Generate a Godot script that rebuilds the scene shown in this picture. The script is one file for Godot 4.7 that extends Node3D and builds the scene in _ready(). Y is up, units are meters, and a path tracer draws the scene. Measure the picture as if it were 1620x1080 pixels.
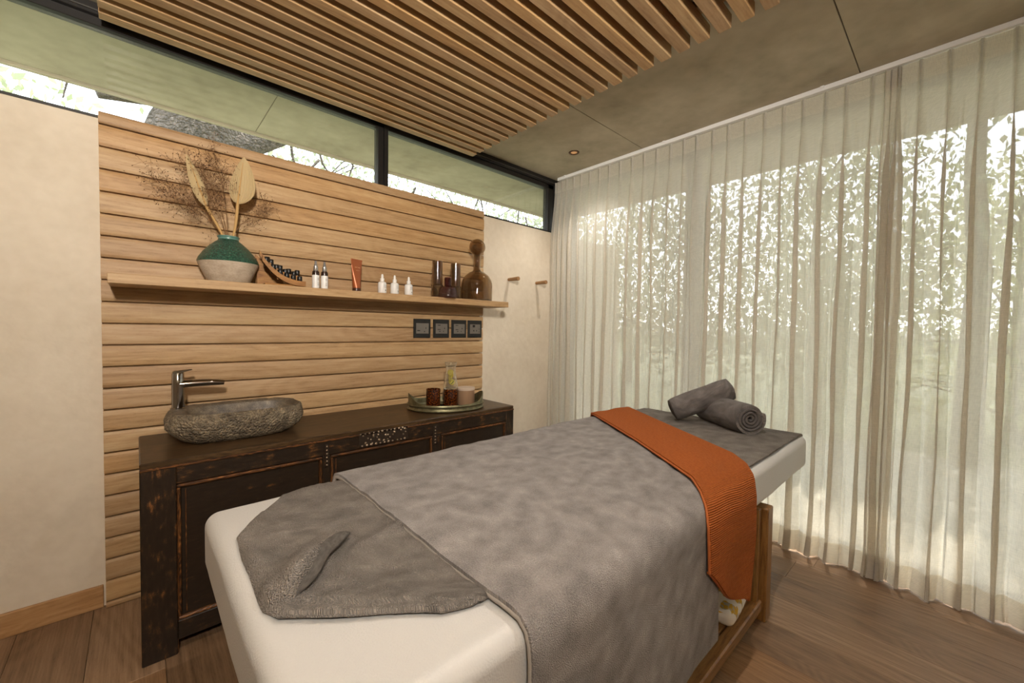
extends Node3D
# A small spa treatment room: massage bed, lacquered sideboard with a stone basin, slatted oak wall and ceiling, sheer curtains.
# Units are metres, y up. The back wall runs along x (z = -2.337), the curtained glass wall along z (x = 2.8).

const EYE := Vector3(0, 1.16, 0)
const CEIL := 2.419
const WALL_Z := -2.337
const CLAD_Z := -2.299
var rng := RandomNumberGenerator.new()
var M := {}
var taken := {}

# ---------------------------------------------------------------- camera, sky, light
func camera_and_light() -> void:
	var yaw := deg_to_rad(47.38991301)
	var pitch := deg_to_rad(-1.75390195)
	var roll := deg_to_rad(0.80289861)
	var f := Vector3(cos(yaw) * cos(pitch), sin(pitch), -sin(yaw) * cos(pitch))
	var r := f.cross(Vector3.UP).normalized()
	var u := r.cross(f)
	var cam := Camera3D.new()
	cam.name = "camera"
	cam.transform = Transform3D(Basis(r * cos(roll) + u * sin(roll), u * cos(roll) - r * sin(roll), -f), EYE)
	cam.fov = rad_to_deg(2.0 * atan(540.0 / 644.997))
	cam.near = 0.05
	cam.far = 200.0
	cam.current = true
	add_child(cam)
	var sky_mat := ProceduralSkyMaterial.new()
	sky_mat.sky_top_color = Color(0.90, 0.95, 1.0)
	sky_mat.sky_horizon_color = Color(1.0, 1.0, 1.0)
	sky_mat.ground_bottom_color = Color(0.35, 0.38, 0.28)
	sky_mat.ground_horizon_color = Color(0.6, 0.62, 0.55)
	sky_mat.sky_energy_multiplier = 1.85
	var sky := Sky.new()
	sky.sky_material = sky_mat
	var env := Environment.new()
	env.background_mode = Environment.BG_SKY
	env.sky = sky
	env.tonemap_mode = Environment.TONE_MAPPER_LINEAR
	env.tonemap_exposure = 1.58
	env.sdfgi_enabled = true
	env.ssao_enabled = true
	env.ssil_enabled = true
	var we := WorldEnvironment.new()
	we.name = "environment"
	we.environment = env
	add_child(we)
	var sun := DirectionalLight3D.new()
	sun.name = "sun"
	sun.light_color = Color(1.0, 0.975, 0.93)
	sun.light_energy = 2.6
	sun.light_angular_distance = 0.6
	sun.shadow_enabled = true
	sun.sky_mode = DirectionalLight3D.SKY_MODE_LIGHT_ONLY
	add_child(sun)
	sun.look_at_from_position(Vector3(3.4, 7.0, -0.9), Vector3.ZERO)

# ---------------------------------------------------------------- bookkeeping
func numbered(called: String) -> String:
	var n: int = taken.get(called, 0)
	taken[called] = n + 1
	return called if n == 0 else "%s_%03d" % [called, n]

func tag(o: Node, label: String, category: String, group := "") -> void:
	o.set_meta("label", label)
	o.set_meta("category", category)
	if group != "":
		o.set_meta("group", group)

func thing(called: String, label: String, category: String, at := Vector3.ZERO, group := "", turn := 0.0) -> Node3D:
	var o := Node3D.new()
	o.name = numbered(called)
	add_child(o, true)
	o.position = at
	o.rotation.y = turn
	tag(o, label, category, group)
	return o

func struct(called: String, label: String, category: String) -> Node3D:
	var o := Node3D.new()
	o.name = called
	add_child(o, true)
	tag(o, label, category)
	o.set_meta("kind", "structure")
	return o

func mi(called: String, mesh: Mesh, mat: Material, parent: Node, at := Vector3.ZERO) -> MeshInstance3D:
	var o := MeshInstance3D.new()
	o.name = called if parent != self else numbered(called)
	o.mesh = mesh
	o.material_override = mat
	o.position = at
	parent.add_child(o, true)
	return o

func copy_thing(o: Node3D, at: Vector3, turn := 0.0, label := "") -> Node3D:
	var c: Node3D = o.duplicate()
	var base := String(o.name)
	c.name = numbered(base)
	add_child(c, true)
	c.position = at
	c.rotation.y = turn
	if label != "":
		c.set_meta("label", label)
	return c

# ---------------------------------------------------------------- shapes
func new_st() -> SurfaceTool:
	var st := SurfaceTool.new()
	st.begin(Mesh.PRIMITIVE_TRIANGLES)
	return st

func tri(st: SurfaceTool, p: Array, n: Array, uv: Array) -> void:
	var face: Vector3 = (p[1] - p[0]).cross(p[2] - p[0])
	var order := [0, 1, 2]
	var mean: Vector3 = n[0] + n[1] + n[2]
	if face.dot(mean) > 0.0:
		order = [0, 2, 1]
	for k in order:
		st.set_normal(n[k])
		st.set_uv(uv[k])
		st.add_vertex(p[k])

func quad(st: SurfaceTool, p: Array, n: Array, uv: Array) -> void:
	tri(st, [p[0], p[1], p[2]], [n[0], n[1], n[2]], [uv[0], uv[1], uv[2]])
	tri(st, [p[0], p[2], p[3]], [n[0], n[2], n[3]], [uv[0], uv[2], uv[3]])

func box_uv(p: Vector3, axis: int, grain: int, off: Vector2) -> Vector2:
	var o: int = 3 - axis - grain
	if axis == grain:
		o = (grain + 2) % 3
		return Vector2(p[(grain + 1) % 3] * 0.2, p[o]) + off
	return Vector2(p[grain], p[o] + p[axis] * 0.7) + off

# a chamfered box centred on c; u runs along the grain axis, in metres
func add_box(st: SurfaceTool, c: Vector3, size: Vector3, bevel := 0.002, grain := 0, off := Vector2.ZERO) -> void:
	var h := size * 0.5
	var b := minf(bevel, minf(h.x, minf(h.y, h.z)) * 0.9)
	var pt := func(s: Vector3, axis: int) -> Vector3:
		var q := Vector3(s.x * (h.x - b), s.y * (h.y - b), s.z * (h.z - b))
		q[axis] = s[axis] * h[axis]
		return q
	for axis in 3:
		var a1 := (axis + 1) % 3
		var a2 := (axis + 2) % 3
		for sg in [-1.0, 1.0]:
			var n := Vector3.ZERO
			n[axis] = sg
			var ps := []
			var us := []
			for k in [[-1, -1], [1, -1], [1, 1], [-1, 1]]:
				var s := Vector3.ZERO
				s[axis] = sg
				s[a1] = k[0]
				s[a2] = k[1]
				var q: Vector3 = pt.call(s, axis)
				ps.append(c + q)
				us.append(box_uv(q, axis, grain, off))
			quad(st, ps, [n, n, n, n], us)
	if b <= 0.0:
		return
	for axis in 3:   # the twelve edges, each along «axis»
		var a1 := (axis + 1) % 3
		var a2 := (axis + 2) % 3
		for s1 in [-1.0, 1.0]:
			for s2 in [-1.0, 1.0]:
				var n := Vector3.ZERO
				n[a1] = s1
				n[a2] = s2
				n = n.normalized()
				var ps := []
				var us := []
				for k in [[-1, a1], [1, a1], [1, a2], [-1, a2]]:
					var s := Vector3.ZERO
					s[axis] = k[0]
					s[a1] = s1
					s[a2] = s2
					var q: Vector3 = pt.call(s, k[1])
					ps.append(c + q)
					us.append(box_uv(q, a1 if a1 != grain else a2, grain, off))
				quad(st, ps, [n, n, n, n], us)
	for sx in [-1.0, 1.0]:
		for sy in [-1.0, 1.0]:
			for sz in [-1.0, 1.0]:
				var s := Vector3(sx, sy, sz)
				var n := s.normalized()
				var ps := []
				for axis in 3:
					ps.append(c + pt.call(s, axis))
				tri(st, ps, [n, n, n], [off, off, off])

func box(size: Vector3, bevel := 0.002, grain := 0, off := Vector2.ZERO, c := Vector3.ZERO) -> ArrayMesh:
	var st := new_st()
	add_box(st, c, size, bevel, grain, off)
	return st.commit()

# a smooth grid of points p[i][j]; normals by differences
func add_grid(st: SurfaceTool, pts: Array, wrap_j := false, uvs: Array = [], flip := false) -> void:
	var ni := pts.size()
	var nj: int = pts[0].size()
	var nor := []
	for i in ni:
		var row := PackedVector3Array()
		for j in nj:
			var i0: int = maxi(i - 1, 0)
			var i1: int = mini(i + 1, ni - 1)
			var j0: int = (j - 1 + nj) % nj if wrap_j else maxi(j - 1, 0)
			var j1: int = (j + 1) % nj if wrap_j else mini(j + 1, nj - 1)
			var n: Vector3 = (pts[i1][j] - pts[i0][j]).cross(pts[i][j1] - pts[i][j0])
			if n.length_squared() < 1e-16:
				n = (pts[i1][j1] - pts[i0][j0]).cross(pts[i1][j0] - pts[i0][j1])
			if n.length_squared() < 1e-16:
				n = Vector3.UP
			row.append(n.normalized() * (-1.0 if flip else 1.0))
		nor.append(row)
	var last := nj if wrap_j else nj - 1
	for i in ni - 1:
		for j in last:
			var k := (j + 1) % nj
			var uv := []
			for q in [[i, j], [i + 1, j], [i + 1, j + 1], [i, j + 1]]:
				if uvs.size():
					uv.append(uvs[q[0]][mini(q[1], nj - 1)])
				else:
					uv.append(Vector2(float(q[1]) / nj, float(q[0]) / ni))
			quad(st, [pts[i][j], pts[i + 1][j], pts[i + 1][k], pts[i][k]], [nor[i][j], nor[i + 1][j], nor[i + 1][k], nor[i][k]], uv)

func grid(pts: Array, wrap_j := false, uvs: Array = [], flip := false) -> ArrayMesh:
	var st := new_st()
	add_grid(st, pts, wrap_j, uvs, flip)
	return st.commit()

# revolve a profile of (radius, height) round y; corners sharper than 35 degrees stay sharp
func add_lathe(st: SurfaceTool, prof: Array, segs := 32, c := Vector3.ZERO) -> void:
	var np := prof.size()
	var seg_n := []
	for i in np - 1:
		var d: Vector2 = prof[i + 1] - prof[i]
		seg_n.append(Vector2(d.y, -d.x).normalized())
	for i in np - 1:
		var na: Vector2 = seg_n[i]
		var nb: Vector2 = seg_n[i]
		if i > 0 and seg_n[i - 1].dot(na) > 0.8:
			na = (na + seg_n[i - 1]).normalized()
		if i < np - 2 and seg_n[i + 1].dot(nb) > 0.8:
			nb = (nb + seg_n[i + 1]).normalized()
		for k in segs:
			var a0 := TAU * k / segs
			var a1 := TAU * (k + 1) / segs
			var ps := []
			var ns := []
			var us := []
			for q in [[i, a0, na], [i, a1, na], [i + 1, a1, nb], [i + 1, a0, nb]]:
				var p: Vector2 = prof[q[0]]
				ps.append(c + Vector3(cos(q[1]) * p.x, p.y, sin(q[1]) * p.x))
				ns.append(Vector3(cos(q[1]) * q[2].x, q[2].y, sin(q[1]) * q[2].x))
				us.append(Vector2(q[1] / TAU, p.y * 4.0))
			quad(st, ps, ns, us)

func lathe(prof: Array, segs := 32) -> ArrayMesh:
	var st := new_st()
	add_lathe(st, prof, segs)
	return st.commit()

# sweep a round section along a line of points
func add_tube(st: SurfaceTool, pts: Array, radii: Array, segs := 8, squash := 1.0) -> void:
	var rows := []
	var side := Vector3.ZERO
	for i in pts.size():
		var d: Vector3 = (pts[mini(i + 1, pts.size() - 1)] - pts[maxi(i - 1, 0)]).normalized()
		if side == Vector3.ZERO:
			side = d.cross(Vector3.UP if absf(d.y) < 0.9 else Vector3.RIGHT).normalized()
		side = (side - d * side.dot(d)).normalized()
		var up := side.cross(d)
		var row := PackedVector3Array()
		for k in segs:
			var a := TAU * k / segs
			row.append(pts[i] + (side * cos(a) + up * sin(a) * squash) * float(radii[i]))
		rows.append(row)
	add_grid(st, rows, true, [], false)
	for e in [0, pts.size() - 1]:
		var n: Vector3 = ((pts[0] - pts[1]) if e == 0 else (pts[e] - pts[e - 1])).normalized()
		for k in segs:
			tri(st, [pts[e], rows[e][k], rows[e][(k + 1) % segs]], [n, n, n], [Vector2.ZERO, Vector2.ZERO, Vector2.ZERO])

func tube(pts: Array, radii: Array, segs := 8, squash := 1.0) -> ArrayMesh:
	var st := new_st()
	add_tube(st, pts, radii, segs, squash)
	return st.commit()

# an outline in (x, y) pulled out along z by depth, centred
func add_prism(st: SurfaceTool, poly: PackedVector2Array, depth: float) -> void:
	var ids := Geometry2D.triangulate_polygon(poly)
	for s in [-1.0, 1.0]:
		var n := Vector3(0, 0, s)
		for k in range(0, ids.size(), 3):
			var ps := []
			var us := []
			for q in 3:
				var p := poly[ids[k + q]]
				ps.append(Vector3(p.x, p.y, s * depth / 2))
				us.append(p)
			tri(st, ps, [n, n, n], us)
	for k in poly.size():
		var a := poly[k]
		var b := poly[(k + 1) % poly.size()]
		var d := (b - a).normalized()
		var n := Vector3(d.y, -d.x, 0)
		if Geometry2D.is_polygon_clockwise(poly):
			n = -n
		quad(st, [Vector3(a.x, a.y, -depth / 2), Vector3(b.x, b.y, -depth / 2), Vector3(b.x, b.y, depth / 2), Vector3(a.x, a.y, depth / 2)], [n, n, n, n], [a, b, b + Vector2(0, depth), a + Vector2(0, depth)])

func prism(poly: PackedVector2Array, depth: float) -> ArrayMesh:
	var st := new_st()
	add_prism(st, poly, depth)
	return st.commit()

# a box with rounded edges of radius r, each side a grid
func rounded_box(size: Vector3, r: float, n := 8, bump: Variant = null) -> ArrayMesh:
	var st := new_st()
	var h := size * 0.5
	var stops := func(half: float) -> Array:
		var o := []
		for k in n + 1:
			o.append(-half + r * (1.0 - cos(PI / 2 * k / n)))
		var inner := maxi(2, int((half - r) * 2 / 0.04))
		for k in range(1, inner):
			o.append(lerpf(-half + r, half - r, float(k) / inner))
		for k in n + 1:
			o.append(half - r * (1.0 - cos(PI / 2 * (n - k) / n)))
		return o
	for axis in 3:
		var a1 := (axis + 1) % 3
		var a2 := (axis + 2) % 3
		var s1: Array = stops.call(h[a1])
		var s2: Array = stops.call(h[a2])
		for sg in [-1.0, 1.0]:
			var rows := []
			var nors := []
			for x in s1:
				var row := []
				var nr := []
				for y in s2:
					var p := Vector3.ZERO
					p[axis] = sg * h[axis]
					p[a1] = x
					p[a2] = y
					var inside := Vector3(clampf(p.x, -h.x + r, h.x - r), clampf(p.y, -h.y + r, h.y - r), clampf(p.z, -h.z + r, h.z - r))
					var d := (p - inside).normalized()
					var q := inside + d * r
					if bump != null:
						q += d * float(bump.call(q))
					row.append(q)
					nr.append(d)
				rows.append(row)
				nors.append(nr)
			for i in s1.size() - 1:
				for j in s2.size() - 1:
					var us := []
					for q in [[i, j], [i + 1, j], [i + 1, j + 1], [i, j + 1]]:
						us.append(Vector2(rows[q[0]][q[1]][a1], rows[q[0]][q[1]][a2]))
					quad(st, [rows[i][j], rows[i + 1][j], rows[i + 1][j + 1], rows[i][j + 1]], [nors[i][j], nors[i + 1][j], nors[i + 1][j + 1], nors[i][j + 1]], us)
	return st.commit()

# a cloth: the grid, the same grid lowered by its thickness, and the rim between them
func cloth(pts: Array, thick: float, uvs: Array) -> ArrayMesh:
	var ni := pts.size()
	var nj: int = pts[0].size()
	var under := []
	for i in ni:
		var row := []
		for j in nj:
			var n: Vector3 = (pts[mini(i + 1, ni - 1)][j] - pts[maxi(i - 1, 0)][j]).cross(pts[i][mini(j + 1, nj - 1)] - pts[i][maxi(j - 1, 0)]).normalized()
			row.append(pts[i][j] - n * thick)
		under.append(row)
	var st := new_st()
	add_grid(st, pts, false, uvs)
	add_grid(st, under, false, uvs, true)
	var rim := []
	for j in nj:
		rim.append([0, j])
	for i in range(1, ni):
		rim.append([i, nj - 1])
	for j in range(nj - 2, -1, -1):
		rim.append([ni - 1, j])
	for i in range(ni - 2, 0, -1):
		rim.append([i, 0])
	for k in rim.size():
		var a: Array = rim[k]
		var b: Array = rim[(k + 1) % rim.size()]
		var c: Vector3 = pts[ni / 2][nj / 2]
		var n: Vector3 = (pts[b[0]][b[1]] - pts[a[0]][a[1]]).cross(under[a[0]][a[1]] - pts[a[0]][a[1]]).normalized()
		if n.dot(pts[a[0]][a[1]] - c) < 0.0:
			n = -n
		quad(st, [pts[a[0]][a[1]], pts[b[0]][b[1]], under[b[0]][b[1]], under[a[0]][a[1]]], [n, n, n, n], [uvs[a[0]][a[1]], uvs[b[0]][b[1]], uvs[b[0]][b[1]], uvs[a[0]][a[1]]])
	return st.commit()

# ---------------------------------------------------------------- textures and materials
# seamless noise made at (sw, sh) and stretched to (w, h), as grey bytes
func grey(w: int, h: int, seed_: int, freq: float, oct := 3, sw := 0, sh := 0, type := FastNoiseLite.TYPE_SIMPLEX_SMOOTH) -> PackedByteArray:
	var n := FastNoiseLite.new()
	n.seed = seed_
	n.frequency = freq
	n.noise_type = type
	n.fractal_octaves = oct
	var im := n.get_seamless_image(sw if sw else w, sh if sh else h)
	im.convert(Image.FORMAT_L8)
	if im.get_width() != w or im.get_height() != h:
		im.resize(w, h, Image.INTERPOLATE_CUBIC)
	return im.get_data()

func picture(w: int, h: int, data: PackedByteArray) -> ImageTexture:
	return ImageTexture.create_from_image(Image.create_from_data(w, h, false, Image.FORMAT_RGB8, data))

func grey_picture(w: int, h: int, data: PackedByteArray) -> ImageTexture:
	return ImageTexture.create_from_image(Image.create_from_data(w, h, false, Image.FORMAT_L8, data))

func ramp_bytes(t: PackedFloat32Array, colors: Array) -> PackedByteArray:
	var lut := PackedByteArray()
	for k in 256:
		var x := float(k) / 255.0 * (colors.size() - 1)
		var i := mini(int(x), colors.size() - 2)
		var a: Color = colors[i]
		var c := a.lerp(colors[i + 1], x - i)
		lut.append(c.r8)
		lut.append(c.g8)
		lut.append(c.b8)
	var out := PackedByteArray()
	out.resize(t.size() * 3)
	for k in t.size():
		var q := clampi(int(t[k] * 255.0), 0, 255) * 3
		out[k * 3] = lut[q]
		out[k * 3 + 1] = lut[q + 1]
		out[k * 3 + 2] = lut[q + 2]
	return out

# oak: grain along u
func wood(seed_: int, colors: Array, rings := 0.35, w := 2048, h := 256) -> ImageTexture:
	var fine := grey(w, h, seed_, 0.12, 3, 96, h)
	var mid := grey(w, h, seed_ + 1, 0.05, 3, 40, h)
	var broad := grey(w, h, seed_ + 2, 0.02, 2, 64, 64)
	var warp := grey(w, h, seed_ + 3, 0.018, 2, 96, 64)
	var pores := grey(w, h, seed_ + 4, 0.25, 2, 256, h)
	var t := PackedFloat32Array()
	t.resize(w * h)
	for y in h:
		for x in w:
			var k := y * w + x
			var ring := sin(warp[k] * 0.16 + float(y) / h * TAU * 3.0) * 0.5 + 0.5
			var v := fine[k] * 0.0017 + mid[k] * 0.0013 + broad[k] * 0.0012 + (ring - 0.5) * rings - 0.04
			if pores[k] < 78:
				v -= 0.12
			t[k] = v
	return picture(w, h, ramp_bytes(t, colors))

func mottle(w: int, h: int, seed_: int, colors: Array, f1: float, f2: float, share := 0.6, oct := 4) -> ImageTexture:
	var a := grey(w, h, seed_, f1, oct)
	var b := grey(w, h, seed_ + 7, f2, 3)
	var t := PackedFloat32Array()
	t.resize(w * h)
	for k in w * h:
		t[k] = (a[k] * share + b[k] * (1.0 - share)) / 255.0
	return picture(w, h, ramp_bytes(t, colors))

func mat(called: String, color: Color, rough := 0.6, metal := 0.0, spec := 0.5) -> StandardMaterial3D:
	var m := StandardMaterial3D.new()
	m.resource_name = called
	m.albedo_color = color
	m.roughness = rough
	m.metallic = metal
	m.metallic_specular = spec
	M[called] = m
	return m

func wood_mat(called: String, tex: Texture2D, tint: Color, rough := 0.5, length := 2.4, width := 0.42) -> StandardMaterial3D:
	var m := mat(called, tint, rough)
	m.albedo_texture = tex
	m.uv1_scale = Vector3(1.0 / length, 1.0 / width, 1)
	return m

func relief(m: StandardMaterial3D, tex: Texture2D, cm: float) -> void:
	m.heightmap_enabled = true
	m.heightmap_texture = tex
	m.heightmap_scale = cm

func tri_map(m: StandardMaterial3D, scale: float) -> void:
	m.uv1_triplanar = true
	m.uv1_world_triplanar = true
	m.uv1_triplanar_sharpness = 4.0
	m.uv1_scale = Vector3.ONE * scale

func glass_mat(called: String, color: Color, rough := 0.0) -> StandardMaterial3D:
	var m := mat(called, color, rough)
	m.transparency = BaseMaterial3D.TRANSPARENCY_ALPHA
	m.albedo_color.a = 0.02
	m.refraction_enabled = true
	m.refraction_scale = 0.05
	return m

func materials() -> void:
	# oak of the cladding, the ceiling slats and the shelf: three boards' tones each
	var oak := wood(11, [Color8(156, 120, 82), Color8(186, 149, 107), Color8(202, 168, 127), Color8(212, 182, 144)], 0.14)
	var tones := [Color(0.94, 0.945, 0.925), Color(0.885, 0.88, 0.865), Color(0.94, 0.92, 0.86), Color(0.91, 0.915, 0.92)]
	for k in 4:
		wood_mat("oak_%d" % k, oak, tones[k], 0.55)
	var floor_tex := wood(31, [Color8(94, 72, 52), Color8(128, 101, 76), Color8(148, 119, 92), Color8(164, 135, 107)], 0.16, 2048, 512)
	var ftones := [Color(1, 1, 1), Color(0.92, 0.91, 0.9), Color(1.0, 0.96, 0.9)]
	for k in 3:
		var fm := wood_mat("floor_oak_%d" % k, floor_tex, ftones[k], 0.42, 2.4, 0.5)
		fm.metallic_specular = 0.4
	var bed_tex := wood(51, [Color8(104, 66, 32), Color8(146, 100, 54), Color8(168, 120, 70), Color8(182, 136, 86)], 0.2, 1024, 256)
	wood_mat("bed_oak", bed_tex, Color(0.90, 0.92, 0.88), 0.45, 1.2, 0.3)
	wood_mat("rack_wood", bed_tex, Color(1.0, 1.0, 0.92), 0.5, 0.8, 0.2)
	wood_mat("skirting_oak", oak, Color(0.92, 0.87, 0.8), 0.55)

	# plaster: hand-trowelled, faint pits
	var pl := mat("plaster", Color(1, 1, 1), 0.9, 0.0, 0.3)
	pl.albedo_texture = mottle(512, 512, 71, [Color8(207, 194, 174), Color8(216, 204, 185), Color8(224, 213, 195)], 0.006, 0.05)
	relief(pl, grey_picture(512, 512, grey(512, 512, 75, 0.03, 5)), 0.22)
	tri_map(pl, 0.7)

	var co := mat("concrete", Color(1, 1, 1), 0.8, 0.0, 0.35)
	co.albedo_texture = mottle(1024, 1024, 81, [Color8(154, 146, 127), Color8(176, 167, 146), Color8(190, 181, 160), Color8(202, 193, 173)], 0.004, 0.02, 0.65, 6)
	relief(co, grey_picture(512, 512, grey(512, 512, 85, 0.02, 5)), 0.25)
	tri_map(co, 0.45)
	mat("joint", Color8(112, 104, 88), 0.9)

	mat("black_metal", Color8(34, 31, 29), 0.42, 0.3)
	mat("sill_metal", Color8(22, 20, 19), 0.5, 0.3)
	mat("grey_frame", Color8(70, 68, 64), 0.5, 0.3)
	var pane := mat("window_glass", Color(0.70, 0.74, 0.62), 0.0)
	pane.transparency = BaseMaterial3D.TRANSPARENCY_ALPHA
	pane.albedo_color.a = 0.06
	mat("white_paint", Color8(240, 240, 240), 0.4)

	# sheer linen-look voile
	var weave := PackedByteArray()
	var wn := grey(512, 512, 91, 0.2, 2, 512, 48)
	var wv := grey(512, 512, 92, 0.2, 2, 32, 512)
	weave.resize(512 * 512 * 4)
	for k in 512 * 512:
		var t := (wn[k] + wv[k]) / 510.0
		weave[k * 4] = 255
		weave[k * 4 + 1] = 255
		weave[k * 4 + 2] = 255
		weave[k * 4 + 3] = clampi(int(255.0 * (0.74 + 0.36 * t)), 0, 255)
	var weave_tex := ImageTexture.create_from_image(Image.create_from_data(512, 512, false, Image.FORMAT_RGBA8, weave))
	for d in [["voile", 0.89], ["voile_double", 0.96]]:
		var vo := mat(d[0], Color8(229, 225, 217), 0.85, 0.0, 0.2)
		vo.albedo_texture = weave_tex
		vo.uv1_scale = Vector3(3.0, 3.0, 1)
		vo.transparency = BaseMaterial3D.TRANSPARENCY_ALPHA
		vo.albedo_color.a = d[1]
		vo.backlight_enabled = true
		vo.backlight = Color(1.0, 0.98, 0.93)
		vo.cull_mode = BaseMaterial3D.CULL_DISABLED

	var lea := mat("white_leather", Color8(203, 201, 198), 0.42, 0.0, 0.4)
	relief(lea, grey_picture(512, 512, grey(512, 512, 95, 0.12, 3)), 0.06)
	tri_map(lea, 3.0)

	# terry: sheen of the brushed nap painted into the colour as soft patches
	var nap_sheen := mottle(1024, 1024, 101, [Color8(108, 102, 97), Color8(146, 139, 132), Color8(174, 166, 158), Color8(214, 205, 196)], 0.0065, 0.13, 0.52, 6)
	var loops := grey_picture(1024, 1024, grey(1024, 1024, 105, 0.22, 2))
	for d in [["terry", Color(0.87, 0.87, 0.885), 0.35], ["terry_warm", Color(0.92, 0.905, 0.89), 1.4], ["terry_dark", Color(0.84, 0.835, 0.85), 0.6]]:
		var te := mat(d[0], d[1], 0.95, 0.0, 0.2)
		te.albedo_texture = nap_sheen
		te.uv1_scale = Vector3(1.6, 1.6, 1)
		relief(te, loops, d[2])
		te.rim_enabled = true
		te.rim = 0.3
		te.rim_tint = 0.5
	mat("terry_hem", Color8(168, 160, 152), 0.95)

	# ribbed rust cotton
	var rib := PackedByteArray()
	rib.resize(256 * 256)
	for y in 256:
		for x in 256:
			rib[y * 256 + x] = int(127.0 + 120.0 * sin(TAU * y * 32.0 / 256.0) * (0.75 + 0.25 * sin(TAU * x * 32.0 / 256.0)))
	var rust := mat("rust_cotton", Color(1, 1, 1), 0.9, 0.0, 0.25)
	rust.albedo_texture = mottle(512, 512, 111, [Color8(150, 78, 34), Color8(168, 90, 41), Color8(180, 100, 48)], 0.02, 0.3)
	relief(rust, grey_picture(256, 256, rib), 0.35)
	rust.uv1_scale = Vector3(5.0, 5.0, 1)
	mat("rust_hem", Color8(170, 92, 42), 0.9)

	# black lacquer over red-brown wood
	for d in [["lacquer", 121, 0.60, 0.92], ["lacquer_worn", 131, 0.50, 0.82]]:
		var scr := grey(1024, 512, d[1], 0.06, 4, 256, 512)
		var spots := grey(1024, 512, d[1] + 2, 0.012, 5)
		var scf := grey(1024, 512, d[1] + 3, 0.2, 3)
		var t := PackedFloat32Array()
		t.resize(1024 * 512)
		for k in 1024 * 512:
			var s := (scr[k] * 0.35 + spots[k] * 0.45 + scf[k] * 0.2) / 255.0
			t[k] = 0.12 + 0.18 * scr[k] / 255.0 + smoothstep(d[2], d[3], s) * 0.75
		var la := mat(d[0], Color(1, 1, 1), 0.38, 0.0, 0.45)
		la.albedo_texture = picture(1024, 512, ramp_bytes(t, [Color8(24, 18, 13), Color8(46, 34, 23), Color8(72, 47, 26), Color8(122, 80, 44)]))
		la.uv1_scale = Vector3(1.1, 2.2, 1)
		relief(la, grey_picture(1024, 512, spots), 0.12)
	var be := wood_mat("worn_bead", wood(141, [Color8(26, 17, 10), Color8(58, 36, 19), Color8(104, 64, 32), Color8(158, 104, 56)], 0.45, 1024, 128), Color.WHITE, 0.45, 0.5, 0.03)
	be.metallic_specular = 0.4
	var tp := wood_mat("dark_top", wood(151, [Color8(34, 24, 14), Color8(58, 42, 25), Color8(78, 58, 36), Color8(100, 76, 48)], 0.25, 1024, 256), Color.WHITE, 0.36, 1.2, 0.3)
	tp.metallic_specular = 0.4
	mat("brass_boss", Color8(116, 100, 82), 0.38, 0.8)
	var iron := mat("aged_iron", Color8(62, 50, 40), 0.45, 0.5)
	relief(iron, grey_picture(512, 512, grey(512, 512, 155, 0.05, 4)), 0.1)

	var stone := mat("river_stone", Color(1, 1, 1), 0.6, 0.0, 0.5)
	stone.albedo_texture = mottle(512, 512, 161, [Color8(50, 43, 35), Color8(96, 84, 68), Color8(138, 123, 100), Color8(196, 176, 140)], 0.02, 0.12, 0.55, 5)
	relief(stone, grey_picture(512, 512, grey(512, 512, 165, 0.07, 5)), 1.0)
	tri_map(stone, 2.5)
	var stone2 := mat("honed_stone", Color(0.86, 0.86, 0.88), 0.5, 0.0, 0.5)
	stone2.albedo_texture = stone.albedo_texture
	tri_map(stone2, 2.5)
	mat("chrome", Color8(150, 146, 142), 0.1, 1.0)
	mat("hole", Color8(14, 13, 12), 0.7)

	var gl := mat("green_glaze", Color(1, 1, 1), 0.22, 0.0, 0.6)
	gl.albedo_texture = mottle(512, 512, 171, [Color8(10, 28, 22), Color8(24, 66, 52), Color8(52, 100, 80), Color8(176, 186, 150)], 0.03, 0.09, 0.5)
	relief(gl, grey_picture(512, 512, grey(512, 512, 175, 0.05, 3)), 0.8)
	gl.uv1_scale = Vector3(3, 1.5, 1)
	mat("glaze_rim", Color8(92, 132, 122), 0.3)
	var clay := mat("raw_clay", Color(1, 1, 1), 0.9)
	clay.albedo_texture = mottle(256, 256, 181, [Color8(150, 132, 112), Color8(182, 166, 146), Color8(200, 186, 168)], 0.03, 0.2)
	relief(clay, grey_picture(256, 256, grey(256, 256, 185, 0.15, 3)), 0.15)
	mat("dry_leaf", Color8(184, 162, 120), 0.8)
	M.dry_leaf.backlight_enabled = true
	M.dry_leaf.backlight = Color(0.35, 0.28, 0.16)
	mat("dry_stalk", Color8(190, 152, 96), 0.8)
	mat("dry_grass", Color8(132, 98, 64), 0.9)
	mat("dry_seed", Color8(84, 54, 33), 0.9)

	glass_mat("amber_glass", Color8(198, 176, 144))
	glass_mat("plum_glass", Color8(176, 118, 122))
	glass_mat("clear_glass", Color8(248, 250, 246))
	mat("white_plastic", Color8(228, 226, 222), 0.35)
	mat("label_print", Color8(120, 116, 112), 0.6)
	mat("dark_bottle", Color8(46, 28, 20), 0.25)
	mat("black_cap", Color8(18, 17, 17), 0.35)
	mat("bronze_tube", Color8(164, 92, 54), 0.34, 0.35)
	mat("bronze_print", Color8(206, 150, 104), 0.4)
	mat("tube_cap", Color8(64, 36, 24), 0.3)
	mat("silver_collar", Color8(190, 188, 186), 0.25, 0.8)
	mat("socket_plate", Color8(24, 23, 22), 0.4)
	mat("socket_module", Color8(112, 106, 98), 0.5)
	mat("beech", Color8(150, 112, 72), 0.6)
	var pew := mat("pewter", Color(1, 1, 1), 0.4, 0.75)
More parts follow.
